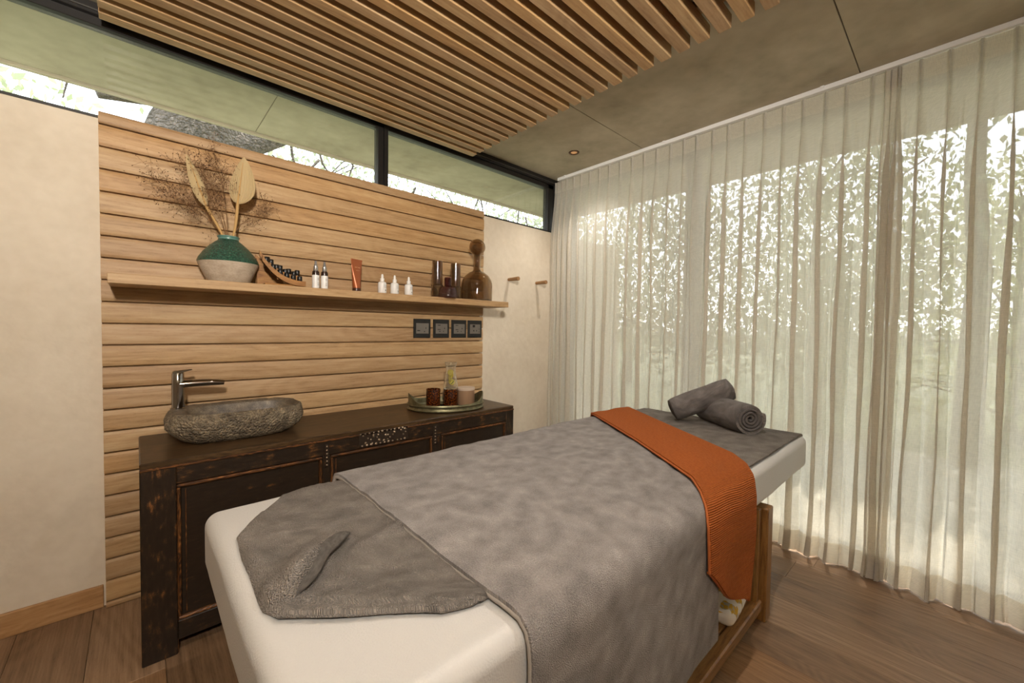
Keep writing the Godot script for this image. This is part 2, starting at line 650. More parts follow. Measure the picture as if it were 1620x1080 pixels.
	pew.albedo_texture = mottle(512, 512, 191, [Color8(58, 56, 40), Color8(104, 100, 74), Color8(132, 126, 96), Color8(164, 156, 124)], 0.015, 0.1)
	tri_map(pew, 3.0)
	var tor := mat("tortoiseshell", Color(1, 1, 1), 0.12, 0.0, 0.6)
	tor.albedo_texture = mottle(256, 256, 195, [Color8(16, 7, 4), Color8(38, 16, 6), Color8(98, 46, 14), Color8(196, 118, 42)], 0.04, 0.1, 0.7)
	tor.backlight_enabled = true
	tor.backlight = Color(0.5, 0.4, 0.3)
	tor.uv1_scale = Vector3(2, 2, 1)
	mat("lemon_flesh", Color8(214, 196, 72), 0.5)
	mat("lemon_rind", Color8(226, 200, 52), 0.5)
	mat("mint_leaf", Color8(96, 116, 36), 0.5)
	mat("kraft", Color8(148, 116, 88), 0.8)
	mat("pale_lid", Color8(196, 176, 156), 0.5)
	mat("cushion_piping", Color8(120, 116, 116), 0.8)
	var cu := mat("printed_cotton", Color(1, 1, 1), 0.9)
	var pr := grey(256, 256, 201, 0.02, 2)
	var pr2 := grey(256, 256, 202, 0.06, 2)
	var t2 := PackedFloat32Array()
	t2.resize(65536)
	for k in 65536:
		t2[k] = 0.0 if pr[k] < 150 else (1.0 if pr2[k] > 120 else 0.55)
	cu.albedo_texture = picture(256, 256, ramp_bytes(t2, [Color8(228, 222, 208), Color8(168, 164, 154), Color8(206, 160, 46)]))
	cu.uv1_scale = Vector3(3, 3, 1)

	var bark := mat("bark", Color(1, 1, 1), 0.95)
	bark.albedo_texture = mottle(512, 512, 211, [Color8(26, 22, 20), Color8(66, 57, 50), Color8(112, 100, 90), Color8(160, 148, 136)], 0.03, 0.1)
	relief(bark, grey_picture(512, 512, grey(512, 512, 215, 0.05, 4)), 6.0)
	tri_map(bark, 1.2)
	for d in [["leaf_green", Color8(114, 118, 92)], ["leaf_lime", Color8(162, 164, 104)], ["leaf_deep", Color8(92, 96, 80)], ["leaf_pale", Color8(96, 106, 44)], ["leaf_olive", Color8(74, 84, 46)]]:
		var lf := mat(d[0], d[1], 0.6)
		lf.backlight_enabled = true
		lf.backlight = Color(0.64, 0.66, 0.55)
		lf.cull_mode = BaseMaterial3D.CULL_DISABLED
	var lawn := mat("lawn", Color(1, 1, 1), 0.95)
	lawn.albedo_texture = mottle(512, 512, 221, [Color8(66, 70, 48), Color8(88, 91, 66), Color8(114, 114, 86)], 0.01, 0.12)
	tri_map(lawn, 0.2)
	var pv := mat("bounce_paving", Color(1, 1, 1), 0.85)
	pv.albedo_texture = mottle(512, 512, 231, [Color8(124, 117, 104), Color8(144, 137, 124), Color8(162, 155, 142)], 0.01, 0.1)
	tri_map(pv, 0.8)
	mat("lamp_glow", Color8(255, 240, 220), 0.5)
	M.lamp_glow.emission_enabled = true
	M.lamp_glow.emission = Color(1.0, 0.95, 0.89)
	M.lamp_glow.emission_energy_multiplier = 3.0
	mat("bulb_dim", Color8(150, 120, 90), 0.4)
	M.bulb_dim.emission_enabled = true
	M.bulb_dim.emission = Color(1.0, 0.72, 0.45)
	M.bulb_dim.emission_energy_multiplier = 0.25
	mat("bronze_trim", Color8(92, 66, 48), 0.35, 0.7)

# ---------------------------------------------------------------- the room
func span(x0: float, x1: float, y0: float, y1: float, z0: float, z1: float, bevel := 0.002, grain := 0, off := Vector2.ZERO) -> ArrayMesh:
	return box(Vector3(x1 - x0, y1 - y0, z1 - z0), bevel, grain, off, Vector3((x0 + x1) / 2, (y0 + y1) / 2, (z0 + z1) / 2))

func off() -> Vector2:
	return Vector2(rng.randf() * 2.4, rng.randf())

func room() -> void:
	# floor: 200 mm oak planks running to the back wall
	var fl := struct("floor", "brown oiled oak plank floor", "floor")
	mi("subfloor", span(-1.5, 2.9, -0.12, -0.016, WALL_Z - 0.2, 1.6, 0.0), M.joint, fl)
	for k in 21:
		var x1 := 2.86 - 0.2 * k
		var cuts := [WALL_Z + 0.002]
		var z := WALL_Z + rng.randf_range(0.5, 1.9)
		while z < 1.3:
			cuts.append(z)
			z += rng.randf_range(1.5, 2.1)
		cuts.append(1.5)
		for q in cuts.size() - 1:
			mi("plank", span(x1 - 0.1994, x1 - 0.0006, -0.016, 0.0, cuts[q] + 0.0005, cuts[q + 1] - 0.0005, 0.0008, 2, off()), M["floor_oak_%d" % rng.randi_range(0, 2)], fl)

	var wb := struct("wall_back", "cream plastered back wall under the clerestory window", "wall")
	mi("plaster", span(-1.5, 3.62, -0.12, 1.977, WALL_Z - 0.2, WALL_Z, 0.003), M.plaster, wb)
	var wl := struct("wall_left", "cream plastered side wall", "wall")
	mi("plaster", span(-1.6, -1.4, -0.12, CEIL, WALL_Z, 1.6, 0.0), M.plaster, wl)
	var wf := struct("wall_front", "cream plastered wall behind the photographer", "wall")
	mi("plaster", span(-1.6, 2.9, -0.12, CEIL, 1.5, 1.7, 0.0), M.plaster, wf)

	var bb := struct("baseboard_back", "oak skirting board along the plastered wall", "skirting")
	mi("board", span(-1.4, -0.112, 0.0, 0.09, WALL_Z, WALL_Z + 0.014, 0.002, 0, off()), M.skirting_oak, bb)
	mi("board", span(1.83, 2.70, 0.0, 0.09, WALL_Z, WALL_Z + 0.014, 0.002, 0, off()), M.skirting_oak, bb)

	# ceiling and eaves: cast concrete in panels with open joints
	var ce := struct("ceiling", "grey cast concrete ceiling running out into deep eaves", "ceiling")
	mi("slab", span(-1.7, 3.6, CEIL + 0.005, CEIL + 0.25, -3.14, 1.8, 0.0), M.joint, ce)
	var zs := [-2.357, -1.507, -0.352, 0.805, 1.8]
	for k in 4:
		mi("panel", span(-1.7, 2.80, CEIL, CEIL + 0.005, zs[k] + 0.002, zs[k + 1] - 0.002, 0.0015), M.concrete, ce)
	for xs in [[-1.7, 0.579], [0.583, 2.62], [2.624, 3.6]]:
		mi("panel", span(xs[0], xs[1], CEIL, CEIL + 0.005, -3.13, -2.359, 0.0015), M.concrete, ce)
	for k in 4:
		mi("panel", span(2.804, 3.6, CEIL, CEIL + 0.005, zs[k] + 0.002, zs[k + 1] - 0.002, 0.0015), M.concrete, ce)
	mi("drip_edge", span(-1.7, 3.6, CEIL - 0.018, CEIL + 0.01, -3.155, -3.13, 0.002), M.concrete, ce)
	mi("drip_edge", span(3.58, 3.605, CEIL - 0.018, CEIL + 0.01, -3.13, 1.8, 0.002), M.concrete, ce)

	# clerestory along the back wall
	var w1 := struct("window_1", "long clerestory window in black aluminium above the back wall", "window")
	mi("sill_bar", span(-1.5, 2.66, 1.977, 1.988, -2.40, -2.338, 0.001), M.black_metal, w1)
	mi("head_bar", span(-1.5, 2.66, 2.372, CEIL - 0.001, -2.40, -2.325, 0.002), M.black_metal, w1)
	mi("head_bar", span(-1.5, 2.66, 2.340, 2.374, -2.40, -2.345, 0.002), M.black_metal, w1)
	mi("head_bead", span(-1.5, 2.66, 2.384, 2.390, -2.33, -2.319, 0.001), M.grey_frame, w1)
	mi("mullion", span(1.060, 1.094, 1.98, 2.36, -2.40, -2.342, 0.002), M.black_metal, w1)
	mi("mullion", span(1.097, 1.122, 1.98, 2.36, -2.40, -2.338, 0.002), M.black_metal, w1)
	mi("end_post", span(2.543, 2.61, 1.98, 2.40, -2.40, -2.345, 0.002), M.black_metal, w1)
	mi("end_post", span(2.61, 2.70, 1.977, CEIL - 0.002, -2.40, -2.336, 0.002), M.sill_metal, w1)
	for xs in [[-1.5, 1.062], [1.12, 2.546]]:
		mi("pane", span(xs[0], xs[1], 1.985, 2.345, -2.372, -2.371, 0.0), M.window_glass, w1)

	# full-height glazing behind the curtains
	var w2 := struct("window_2", "full-height sliding glass wall behind the sheer curtains", "window")
	mi("track", span(2.76, 2.87, -0.02, 0.014, -2.337, 1.5, 0.002), M.sill_metal, w2)
	mi("track_rib", span(2.785, 2.79, 0.014, 0.022, -2.337, 1.5, 0.001), M.black_metal, w2)
	mi("head_bar", span(2.78, 2.86, 2.36, CEIL - 0.001, -2.337, 1.5, 0.002), M.black_metal, w2)
	for z in [-2.32, -1.245, 0.0, 1.28]:
		if z == 0.0:
			continue
		mi("post", span(2.785, 2.855, 0.01, 2.37, z - 0.042, z + 0.042, 0.003), M.grey_frame, w2)
	for zz in [[-2.28, -1.29], [-1.20, 1.24], [1.32, 1.5]]:
		mi("pane", span(2.819, 2.821, 0.02, 2.365, zz[0], zz[1], 0.0), M.window_glass, w2)
	mi("jamb", span(2.70, 2.9, -0.12, CEIL, -2.55, -2.337, 0.002), M.black_metal, w2)

func cladding() -> void:
	var t := thing("timber_cladding", "horizontal oak board cladding behind the floating shelf", "cladding", Vector3(0.86, 0, CLAD_Z))
	var x0 := -0.104 - 0.86
	var x1 := 1.829 - 0.86
	var depth := CLAD_Z - WALL_Z
	var tops := [1.993]
	for k in 23:
		tops.append(1.9445 - 0.0872 * k)
	tops.append(0.0)
	for k in tops.size() - 1:
		var hi: float = tops[k] - (0.0037 if k else 0.0)
		var lo: float = tops[k + 1] + 0.0037
		if k == tops.size() - 2:
			lo = 0.001
		var st := new_st()
		var o := off()
		# a slightly cushioned face: three strips of face with rounded top and bottom edges
		var prof := PackedVector2Array()
		var nn := 8
		var hh := hi - lo
		for q in nn + 1:
			var s := float(q) / nn
			prof.append(Vector2(-0.0045 * pow(absf(s * 2.0 - 1.0), 4.0), lo + hh * s))
		for q in nn:
			var a := prof[q]
			var b := prof[q + 1]
			var n := Vector3(0, -(b.x - a.x), b.y - a.y).normalized()
			quad(st, [Vector3(x0, a.y, a.x), Vector3(x1, a.y, a.x), Vector3(x1, b.y, b.x), Vector3(x0, b.y, b.x)], [n, n, n, n], [Vector2(x0, a.y) + o, Vector2(x1, a.y) + o, Vector2(x1, b.y) + o, Vector2(x0, b.y) + o])
		add_box(st, Vector3((x0 + x1) / 2, (hi + lo) / 2, -depth / 2 - 0.0028), Vector3(x1 - x0, hi - lo, depth - 0.0056), 0.0, 0, o)
		if k < tops.size() - 2:
			add_box(st, Vector3((x0 + x1) / 2 - 0.006, lo - 0.003, -depth + 0.007), Vector3(x1 - x0 - 0.012, 0.008, 0.012), 0.0, 0, o)
		mi("board", st.commit(), M["oak_%d" % rng.randi_range(0, 3)], t)

func slat_ceiling() -> void:
	var t := thing("slatted_ceiling_panel", "slatted oak ceiling panel hung below the concrete", "ceiling panel", Vector3(0.80, 2.337, -1.0))
	var x0 := -0.096 - 0.80
	var x1 := 1.707 - 0.80
	for k in range(-12, 23):
		var e := -0.464 - 0.0805 * k + 1.0
		mi("slat", box(Vector3(x1 - x0, 0.052, 0.0465), 0.0018, 0, off(), Vector3((x0 + x1) / 2, 0.026, e - 0.0232)), M["oak_%d" % rng.randi_range(0, 3)], t)
	for x in [0.08, 0.85, 1.6]:
		mi("batten", box(Vector3(0.045, 0.0295, 2.9), 0.001, 2, off(), Vector3(x - 0.80, 0.0671, 0.18)), M.oak_1, t)

func downlight(label: String, at: Vector3, energy: float, angle: float, m: Material) -> void:
	var t := thing("recessed_downlight", label, "downlight", at)
	mi("trim_ring", lathe([Vector2(0.022, 0.02), Vector2(0.0225, -0.001), Vector2(0.027, -0.005), Vector2(0.036, -0.004), Vector2(0.038, 0.0), Vector2(0.038, 0.002)], 32), M.bronze_trim, t)
	mi("bulb", lathe([Vector2(0.0, -0.0005), Vector2(0.012, -0.0015), Vector2(0.0215, -0.001), Vector2(0.0225, 0.004)], 24), m, t)
	var l := SpotLight3D.new()
	l.name = "downlight_beam"
	l.light_color = Color(1.0, 0.965, 0.925)
	l.light_energy = energy
	l.light_size = 0.022
	l.spot_angle = angle
	l.spot_angle_attenuation = 1.0
	l.spot_range = 8.0
	l.spot_attenuation = 2.0
	l.shadow_enabled = true
	t.add_child(l)
	l.position = Vector3(0, -0.012, 0)
	l.rotation_degrees.x = -90.0

func ceiling_lights() -> void:
	downlight("small bronze recessed downlight in the bare concrete ceiling", Vector3(2.298, CEIL, -1.876), 0.55, 55.0, M.bulb_dim)
	downlight("bronze downlight set between the ceiling slats over the foot of the bed", Vector3(0.5, 2.3365, -0.4085), 0.36, 72.0, M.bulb_dim)
	downlight("bronze downlight set between the ceiling slats over the middle of the bed", Vector3(1.35, 2.3365, -0.4085), 0.75, 72.0, M.bulb_dim)
	# the spot lamp that stands behind the photographer and throws the shadows on the boards
	var head := Vector3(-0.25, 1.93, 0.55)
	var fl := thing("floor_lamp", "slim black floor lamp with a tilted spot head", "lamp", Vector3(head.x, 0, head.z))
	mi("base", lathe([Vector2(0, 0), Vector2(0.13, 0), Vector2(0.135, 0.006), Vector2(0.13, 0.014), Vector2(0.014, 0.02), Vector2(0.012, 0.03)], 32), M.black_metal, fl)
	mi("pole", tube([Vector3(0, 0.02, 0), Vector3(0, 1.84, 0)], [0.009, 0.009], 12), M.black_metal, fl)
	var o := SpotLight3D.new()
	o.name = "lamp_beam"
	o.light_color = Color(1.0, 0.965, 0.92)
	o.light_energy = 2.85
	o.light_size = 0.08
	o.spot_angle = 60.0
	o.spot_angle_attenuation = 1.0
	o.spot_range = 12.0
	o.spot_attenuation = 2.0
	o.shadow_enabled = true
	add_child(o)
	o.look_at_from_position(head, Vector3(0.95, 1.78, CLAD_Z))
	var up := SpotLight3D.new()      # added fill light, unseen, that brightens the ceiling and slats
	up.name = "ceiling_fill"
	up.light_color = o.light_color
	up.light_energy = 4.5
	up.light_size = 0.07
	up.spot_angle = 75.0
	up.spot_angle_attenuation = 1.0
	up.spot_range = 12.0
	up.spot_attenuation = 2.0
	up.shadow_enabled = true
	add_child(up)
	up.look_at_from_position(head + Vector3(0, 0.13, 0.10), head + Vector3(0.40, 0.85, -0.90))
	var cup := mi("fill_cup", lathe([Vector2(0.02, 0.0), Vector2(0.07, 0.012), Vector2(0.082, 0.05), Vector2(0.078, 0.05), Vector2(0.066, 0.018), Vector2(0.0, 0.01)], 28), M.black_metal, fl, Vector3(0, 2.0, 0.10))  # housing added round the ceiling fill light
	cup.rotation.x = -0.25
	var lens := mi("fill_lens", lathe([Vector2(0.066, 0.022), Vector2(0.06, 0.026), Vector2(0.0, 0.028)], 28), M.lamp_glow, fl, Vector3(0, 2.0, 0.10))
	lens.rotation.x = -0.25
	var dir := (-o.basis.z).normalized()
	var hd := mi("lamp_head", lathe([Vector2(0.03, -0.16), Vector2(0.09, -0.14), Vector2(0.10, -0.02), Vector2(0.102, 0.0), Vector2(0.096, 0.0), Vector2(0.092, -0.02), Vector2(0.085, -0.13), Vector2(0.0, -0.14)], 32), M.black_metal, fl, Vector3(0, 1.93, 0) - dir * 0.02)
	hd.basis = Basis(Quaternion(Vector3.UP, dir))
	var gl := mi("lamp_lens", lathe([Vector2(0.0, -0.028), Vector2(0.09, -0.028), Vector2(0.09, -0.032), Vector2(0.0, -0.032)], 32), M.lamp_glow, fl, Vector3(0, 1.93, 0) - dir * 0.02)
	gl.basis = hd.basis

# ---------------------------------------------------------------- curtains
func curtain(label: String, zs: Array, x0: float, seed_: int) -> void:
	var t := thing("sheer_curtain", label, "curtain", Vector3(x0, 0, zs[0]), "sheer curtains on the white rail")
	var n := FastNoiseLite.new()
	n.seed = seed_
	n.frequency = 1.0
	var per := 26
	var cols := (zs.size() - 1) * per + 1
	var top := 2.392
	var ys := []
	for k in 5:
		ys.append(top - 0.09 * k / 4.0)
	for k in 34:
		ys.append(lerpf(top - 0.09, 0.10, pow((k + 1) / 34.0, 0.92)))
	for k in 6:
		ys.append(0.10 * (1.0 - (k + 1) / 6.0) + 0.004)
	var amps := []
	for k in zs.size() + 1:
		amps.append([rng.randf_range(0.7, 1.25), rng.randf_range(-0.35, 0.35), rng.randf_range(0.15, 0.28), rng.randf_range(-1, 1)])
	var at := func(c: int, y: float) -> Vector3:
		var s := float(c) / per
		var i := mini(int(s), zs.size() - 2)
		var fr := s - i
		var z: float = lerpf(zs[i], zs[i + 1], fr)
		var near := i if fr < 0.5 else i + 1
		var d := fr if fr < 0.5 else 1.0 - fr
		var sd := d if fr < 0.5 else -d
		var drop := smoothstep(0.07, 0.55, top - y)
		var low := clampf((top - y) / top, 0, 1)
		var a: Array = amps[near]
		var w: float = lerpf(0.055, a[2], drop)
		var shift: float = a[1] * 0.25 * low
		var g := exp(-pow((sd - shift) / w, 2.0))
		var depth: float = lerpf(0.020, 0.050 * a[0], drop)
		var x := -depth * g
		# a crease running down the middle of each pleat near the head
		x += 0.012 * exp(-pow(sd / 0.018, 2.0)) * (1.0 - smoothstep(0.02, 0.28, top - y))
		x += drop * 0.014 * n.get_noise_2d(s * 1.9, y * 0.35) + drop * 0.010 * n.get_noise_2d(s * 4.3 + 50.0, y * 0.5)
		# folds lean over, so the cloth lies double in places
		var lean: float = -drop * 0.017 * sin(TAU * sd * 2.0) * exp(-pow(sd / 0.33, 2.0)) * (1.0 + 0.5 * a[3])
		z += lean + drop * 0.02 * n.get_noise_2d(s * 0.8 + 9.0, y * 0.4)
		if y < 0.14:
			var pool := 1.0 - y / 0.14
			x += -0.048 * pool * pool * (0.6 + 0.9 * n.get_noise_2d(s * 1.3, 77.0))
			z += 0.012 * pool * n.get_noise_2d(s * 2.5, 31.0)
		var lift := 0.012 * maxf(0.0, n.get_noise_2d(s * 0.7, 5.0)) * smoothstep(0.35, 0.0, y)
		return Vector3(x, y + lift, z - float(zs[0]))
	var make := func(rows: Array, push: float) -> ArrayMesh:
		var pts := []
		var uvs := []
		for y in rows:
			var pr := []
			var ur := []
			var run := 0.0
			for c in cols:
				var p: Vector3 = at.call(c, y)
				p.x += push
				if c:
					run += (p - pr[-1]).length()
				pr.append(p)
				ur.append(Vector2(run, y))
			pts.append(pr)
			uvs.append(ur)
		return grid(pts, false, uvs)
	mi("voile_cloth", make.call(ys, 0.0), M.voile, t)
	mi("heading_tape", make.call(ys.slice(0, 5), -0.0022), M.voile_double, t)
	mi("bottom_hem", make.call(ys.slice(38), -0.0022), M.voile_double, t)

func curtains() -> void:
	var r := thing("curtain_rail", "white ceiling-mounted curtain rail above the sheers", "curtain rail", Vector3(2.612, CEIL, -0.4))
	mi("rail", box(Vector3(0.030, 0.024, 3.76), 0.002, 2, Vector2.ZERO, Vector3(-0.014, -0.0125, 0)), M.white_paint, r)
	for z in [-1.9, -1.05, -0.2, 0.6, 1.3]:
		mi("clip", box(Vector3(0.040, 0.010, 0.018), 0.002, 0, Vector2.ZERO, Vector3(-0.015, -0.0052, z + 0.1)), M.white_paint, r)
	var a := [-2.318, -2.288, -2.245, -2.199, -2.125, -2.051, -1.965, -1.876, -1.788, -1.694, -1.598, -1.503, -1.409, -1.312, -1.223, -1.142, -1.043, -0.956, -0.863, -0.763, -0.672, -0.583, -0.487, -0.406, -0.306, -0.24, -0.205]
	curtain("sheer cream curtain panel hanging beside the plastered back wall", a, 2.612, 5)
	var b := [-0.262, -0.215, -0.144, -0.053, 0.037, 0.128, 0.222, 0.316, 0.41, 0.505, 0.6, 0.695, 0.79, 0.885, 0.98, 1.075, 1.17, 1.265, 1.36]
	curtain("sheer cream curtain panel overlapping the long one, hem trailing over the floor track", b, 2.604, 8)

# ---------------------------------------------------------------- massage bed
func terry(rows: int, cols: int, f: Callable, thick: float) -> ArrayMesh:
	var pts := []
	var uvs := []
	var edge := PackedVector3Array()
	for i in rows + 1:
		var pr := []
		var ur := []
		var run := 0.0
		for j in cols + 1:
			var p: Vector3 = f.call(float(i) / rows, float(j) / cols)
			if j:
				run += (p - pr[-1]).length()
			pr.append(p)
			ur.append(Vector2(p.x, run))
		pts.append(pr)
		uvs.append(ur)
	return cloth(pts, thick, uvs)

func along(line: Array, t: float) -> Vector3:
	var total := 0.0
	for k in line.size() - 1:
		total += (line[k + 1] - line[k]).length()
	var left := t * total
	for k in line.size() - 1:
		var l: float = (line[k + 1] - line[k]).length()
		if left <= l or k == line.size() - 2:
			return (line[k] as Vector3).lerp(line[k + 1], clampf(left / l, 0, 1))
		left -= l
	return line[-1]

func bed() -> void:
	var c := Vector3(1.315, 0, -0.945)
	var t := thing("massage_table", "wooden massage table with a white upholstered top", "massage table", c)
	var noise := FastNoiseLite.new()
	noise.seed = 3
	noise.frequency = 2.2
	mi("mattress", rounded_box(Vector3(2.37, 0.164, 0.91), 0.036, 7, func(p: Vector3) -> float: return 0.003 * noise.get_noise_3dv(p * 1.5)), M.white_leather, t, Vector3(0, 0.560, 0))
	mi("platform", box(Vector3(1.72, 0.022, 0.80), 0.003, 0, off(), Vector3(-0.1, 0.470, 0)), M.bed_oak, t)
	for x in [0.235, 1.862]:
		for z in [-0.505, -1.365]:
			var s := 1.0 if z > -0.9 else -1.0
			mi("leg", box(Vector3(0.062, 0.460, 0.055), 0.004, 1, off(), Vector3(x - c.x, 0.230, z - c.z)), M.bed_oak, t)
			mi("leg_rail", box(Vector3(0.032, 0.40, 0.05), 0.003, 1, off(), Vector3(x - c.x - 0.055 * signf(x - 1.0), 0.262, z - c.z - 0.02 * s)), M.bed_oak, t)
	for z in [-0.511, -1.359]:
		mi("side_rail", box(Vector3(1.565, 0.045, 0.042), 0.005, 0, off(), Vector3(1.0485 - c.x, 0.0675, z - c.z)), M.bed_oak, t)
	for k in 7:
		mi("shelf_board", box(Vector3(1.565, 0.018, 0.112), 0.002, 0, off(), Vector3(1.0485 - c.x, 0.078, -0.592 - 0.1145 * k - c.z)), M.bed_oak, t)
	for x in [0.30, 1.05, 1.80]:
		mi("shelf_bearer", box(Vector3(0.04, 0.028, 0.80), 0.002, 2, off(), Vector3(x - c.x, 0.055, 0.0)), M.bed_oak, t)

	# flat towel under the head end
	var n2 := FastNoiseLite.new()
	n2.seed = 21
	n2.frequency = 3.0
	var head := thing("head_towel", "grey towel spread flat over the head end of the massage table", "towel", Vector3(2.0, 0.64, -0.95))
	var hf := func(u: float, v: float) -> Vector3:
		var z := lerpf(-1.41, -0.510 + 0.0015 * sin(u * 14.0), v)
		var x0 := lerpf(1.95, 1.36, v)
		var x := lerpf(x0, 2.492 - 0.012 * pow(absf(v * 2.0 - 1.0), 6.0), u)
		return Vector3(x, 0.6485 + 0.003 * n2.get_noise_2d(x * 2.0, z * 2.0) - 0.018 * smoothstep(2.45, 2.50, x) - 0.02 * smoothstep(-1.36, -1.42, z), z) - Vector3(2.0, 0.64, -0.95)
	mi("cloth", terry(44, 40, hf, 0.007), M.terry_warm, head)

	# big towel over the body of the bed, hanging over the near side
	var big := thing("bath_sheet", "large grey bath sheet draped over the massage table and down its side", "towel", Vector3(1.1, 0.65, -0.95))
	var line := [Vector3(0, 0.585, -1.425), Vector3(0, 0.632, -1.424), Vector3(0, 0.654, -1.408), Vector3(0, 0.659, -1.375), Vector3(0, 0.661, -0.95), Vector3(0, 0.660, -0.545), Vector3(0, 0.654, -0.505), Vector3(0, 0.637, -0.484), Vector3(0, 0.605, -0.476), Vector3(0, 0.44, -0.472), Vector3(0, 0.235, -0.468)]
	var n3 := FastNoiseLite.new()
	n3.seed = 5
	n3.frequency = 1.0
	var bf := func(u: float, v: float) -> Vector3:
		var p := along(line, v)
		var hang := smoothstep(0.60, 0.25, p.y) if v > 0.5 else 0.0
		var x0 := 0.487 - 0.03 * hang + 0.004 * sin(v * 9.0)
		var x1: float = lerpf(2.10, 1.46, clampf((p.z + 1.42) / 0.95, 0, 1))
		x1 = lerpf(x1, 1.292, smoothstep(0.66, 0.50, p.y) if v > 0.5 else 0.0)
		var x := lerpf(x0, x1, u)
		var wave: float = n3.get_noise_2d(x * 3.0, p.z * 5.0) * 0.006 + n3.get_noise_2d(x * 9.0 + 40.0, p.z * 9.0) * 0.0035
		var soft := smoothstep(0.0, 0.05, v)
		if hang > 0.0:
			p.z += hang * maxf(-0.004, 0.010 * sin(x * 7.0 + 1.0) + 0.008 * n3.get_noise_2d(x * 6.0, 9.0)) * smoothstep(1.22, 0.95, x)
			p.y += hang * 0.012 * sin(x * 3.0 + 0.5)
		else:
			p.y += maxf(wave, -0.002) * soft
			# broad soft fold lines from the shelf
			p.y += 0.004 * soft * exp(-pow((p.z + 0.86 + 0.1 * (x - 1.0)) / 0.03, 2.0)) + 0.003 * soft * exp(-pow((x - 1.02) / 0.025, 2.0))
		return Vector3(x, p.y, p.z) - Vector3(1.1, 0.65, -0.95)
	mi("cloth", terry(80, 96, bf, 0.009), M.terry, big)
	var hem := []
	var rad := []
	for k in 60:
		var p: Vector3 = bf.call(0.0, k / 59.0)
		hem.append(p + Vector3(0.004, -0.003, 0.001))
		rad.append(0.0072)
	mi("hem", tube(hem, rad, 8, 0.75), M.terry_hem, big)
	hem = []
	rad = []
	for k in 50:
		var p: Vector3 = bf.call(k / 49.0, 1.0)
		hem.append(p + Vector3(0, 0.004, -0.004))
		rad.append(0.0065)
	mi("hem", tube(hem, rad, 8, 0.8), M.terry_hem, big)
	for d in [0.875, 0.897, 0.919]:
		var pts := []
		var uvs := []
		for i in 50:
			var pr := []
			var ur := []
			for j in 3:
				var p: Vector3 = bf.call(0.02 + 0.96 * i / 49.0, d + 0.008 * j)
				p.z += 0.003
				pr.append(p)
				ur.append(Vector2(p.x, p.y))
			pts.append(pr)
			uvs.append(ur)
		mi("border_band", cloth(pts, 0.001, uvs), M.terry_hem, big)

	# hand towel, rucked up, at the foot end
	var hand := thing("hand_towel", "rumpled grey hand towel with one raised fold at the foot of the table", "towel", Vector3(0.35, 0.64, -0.98))
	var lz := [-1.368, -1.337, -1.278, -1.221, -1.151, -1.05, -0.943, -0.827, -0.785, -0.704, -0.648, -0.61, -0.585]
	var lx := [0.37, 0.313, 0.264, 0.216, 0.174, 0.168, 0.167, 0.165, 0.178, 0.277, 0.358, 0.40, 0.47]
	var n4 := FastNoiseLite.new()
	n4.seed = 15
	n4.frequency = 1.0
	var ff := func(u: float, v: float) -> Vector3:
		var z: float = lerpf(lz[0], lz[-1], v)
		var k := 0
		while k < lz.size() - 2 and z > lz[k + 1]:
			k += 1
		var x0: float = lerpf(lx[k], lx[k + 1], (z - lz[k]) / (lz[k + 1] - lz[k]))
		var x := lerpf(x0, 0.56, u)
		# the fold: a ridge from the near edge towards the middle, steep on its near side
		var a := Vector2(0.196, -0.815)
		var b := Vector2(0.345, -0.945)
		var d := (b - a).normalized()
		var q := Vector2(x, z) - a
		var s := q.dot(d) / (b - a).length()
		var side := q.dot(Vector2(-d.y, d.x))     # positive towards the near side
		var end := smoothstep(-0.10, 0.30, s) * smoothstep(1.25, 0.75, s)
		var ridge := exp(-pow(side / (0.012 if side > 0.0 else 0.05), 2.0)) * 0.052 * end
		ridge -= 0.004 * exp(-pow((side - 0.030) / 0.014, 2.0)) * end
		var second := 0.012 * exp(-pow((z + 0.905 + 0.35 * (x - 0.4)) / 0.022, 2.0)) * smoothstep(0.30, 0.38, x)
		var soft: float = smoothstep(0.0, 0.03, u) * smoothstep(0.0, 0.03, v) * smoothstep(1.0, 0.985, v)
		var flat := smoothstep(0.53, 0.47, x)
		var y: float = 0.6475 + 0.003 * soft + flat * soft * (ridge + second + 0.003 + 0.007 * n4.get_noise_2d(x * 9.0, z * 9.0) + 0.003 * n4.get_noise_2d(x * 26.0, z * 26.0)) - 0.01 * smoothstep(0.185, 0.155, x) - 0.02 * smoothstep(-1.35, -1.38, z)
		var shift := -0.020 * end * exp(-pow(side / 0.03, 2.0)) * flat
		return Vector3(x - shift * d.y, y, z + shift * -1.0 * d.x * 0.0 + 0.022 * end * exp(-pow((side + 0.004) / 0.018, 2.0)) * flat) - Vector3(0.35, 0.64, -0.98)
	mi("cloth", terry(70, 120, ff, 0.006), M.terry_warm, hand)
	# the lip of the raised fold rolls over and hangs free on its near side
	var lip := []
	var lip_r := []
	for k in 15:
		var u := k / 14.0
		lip.append(Vector3(lerpf(0.206, 0.352, u), 0.662 + 0.034 * sin(PI * pow(u, 1.1) * 0.72) + 0.002 * sin(u * 17.0), lerpf(-0.812, -0.932, u) + 0.006 * sin(u * 9.0)) - Vector3(0.35, 0.64, -0.98))
		lip_r.append(0.003 + 0.016 * pow(sin(PI * clampf(u * 0.93 + 0.05, 0, 1)), 0.8))
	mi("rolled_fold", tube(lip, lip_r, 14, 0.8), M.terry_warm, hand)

	# rust runner laid aslant
	var run := thing("bed_runner", "rust orange ribbed throw laid aslant across the massage table", "throw", Vector3(1.7, 0.66, -0.95))
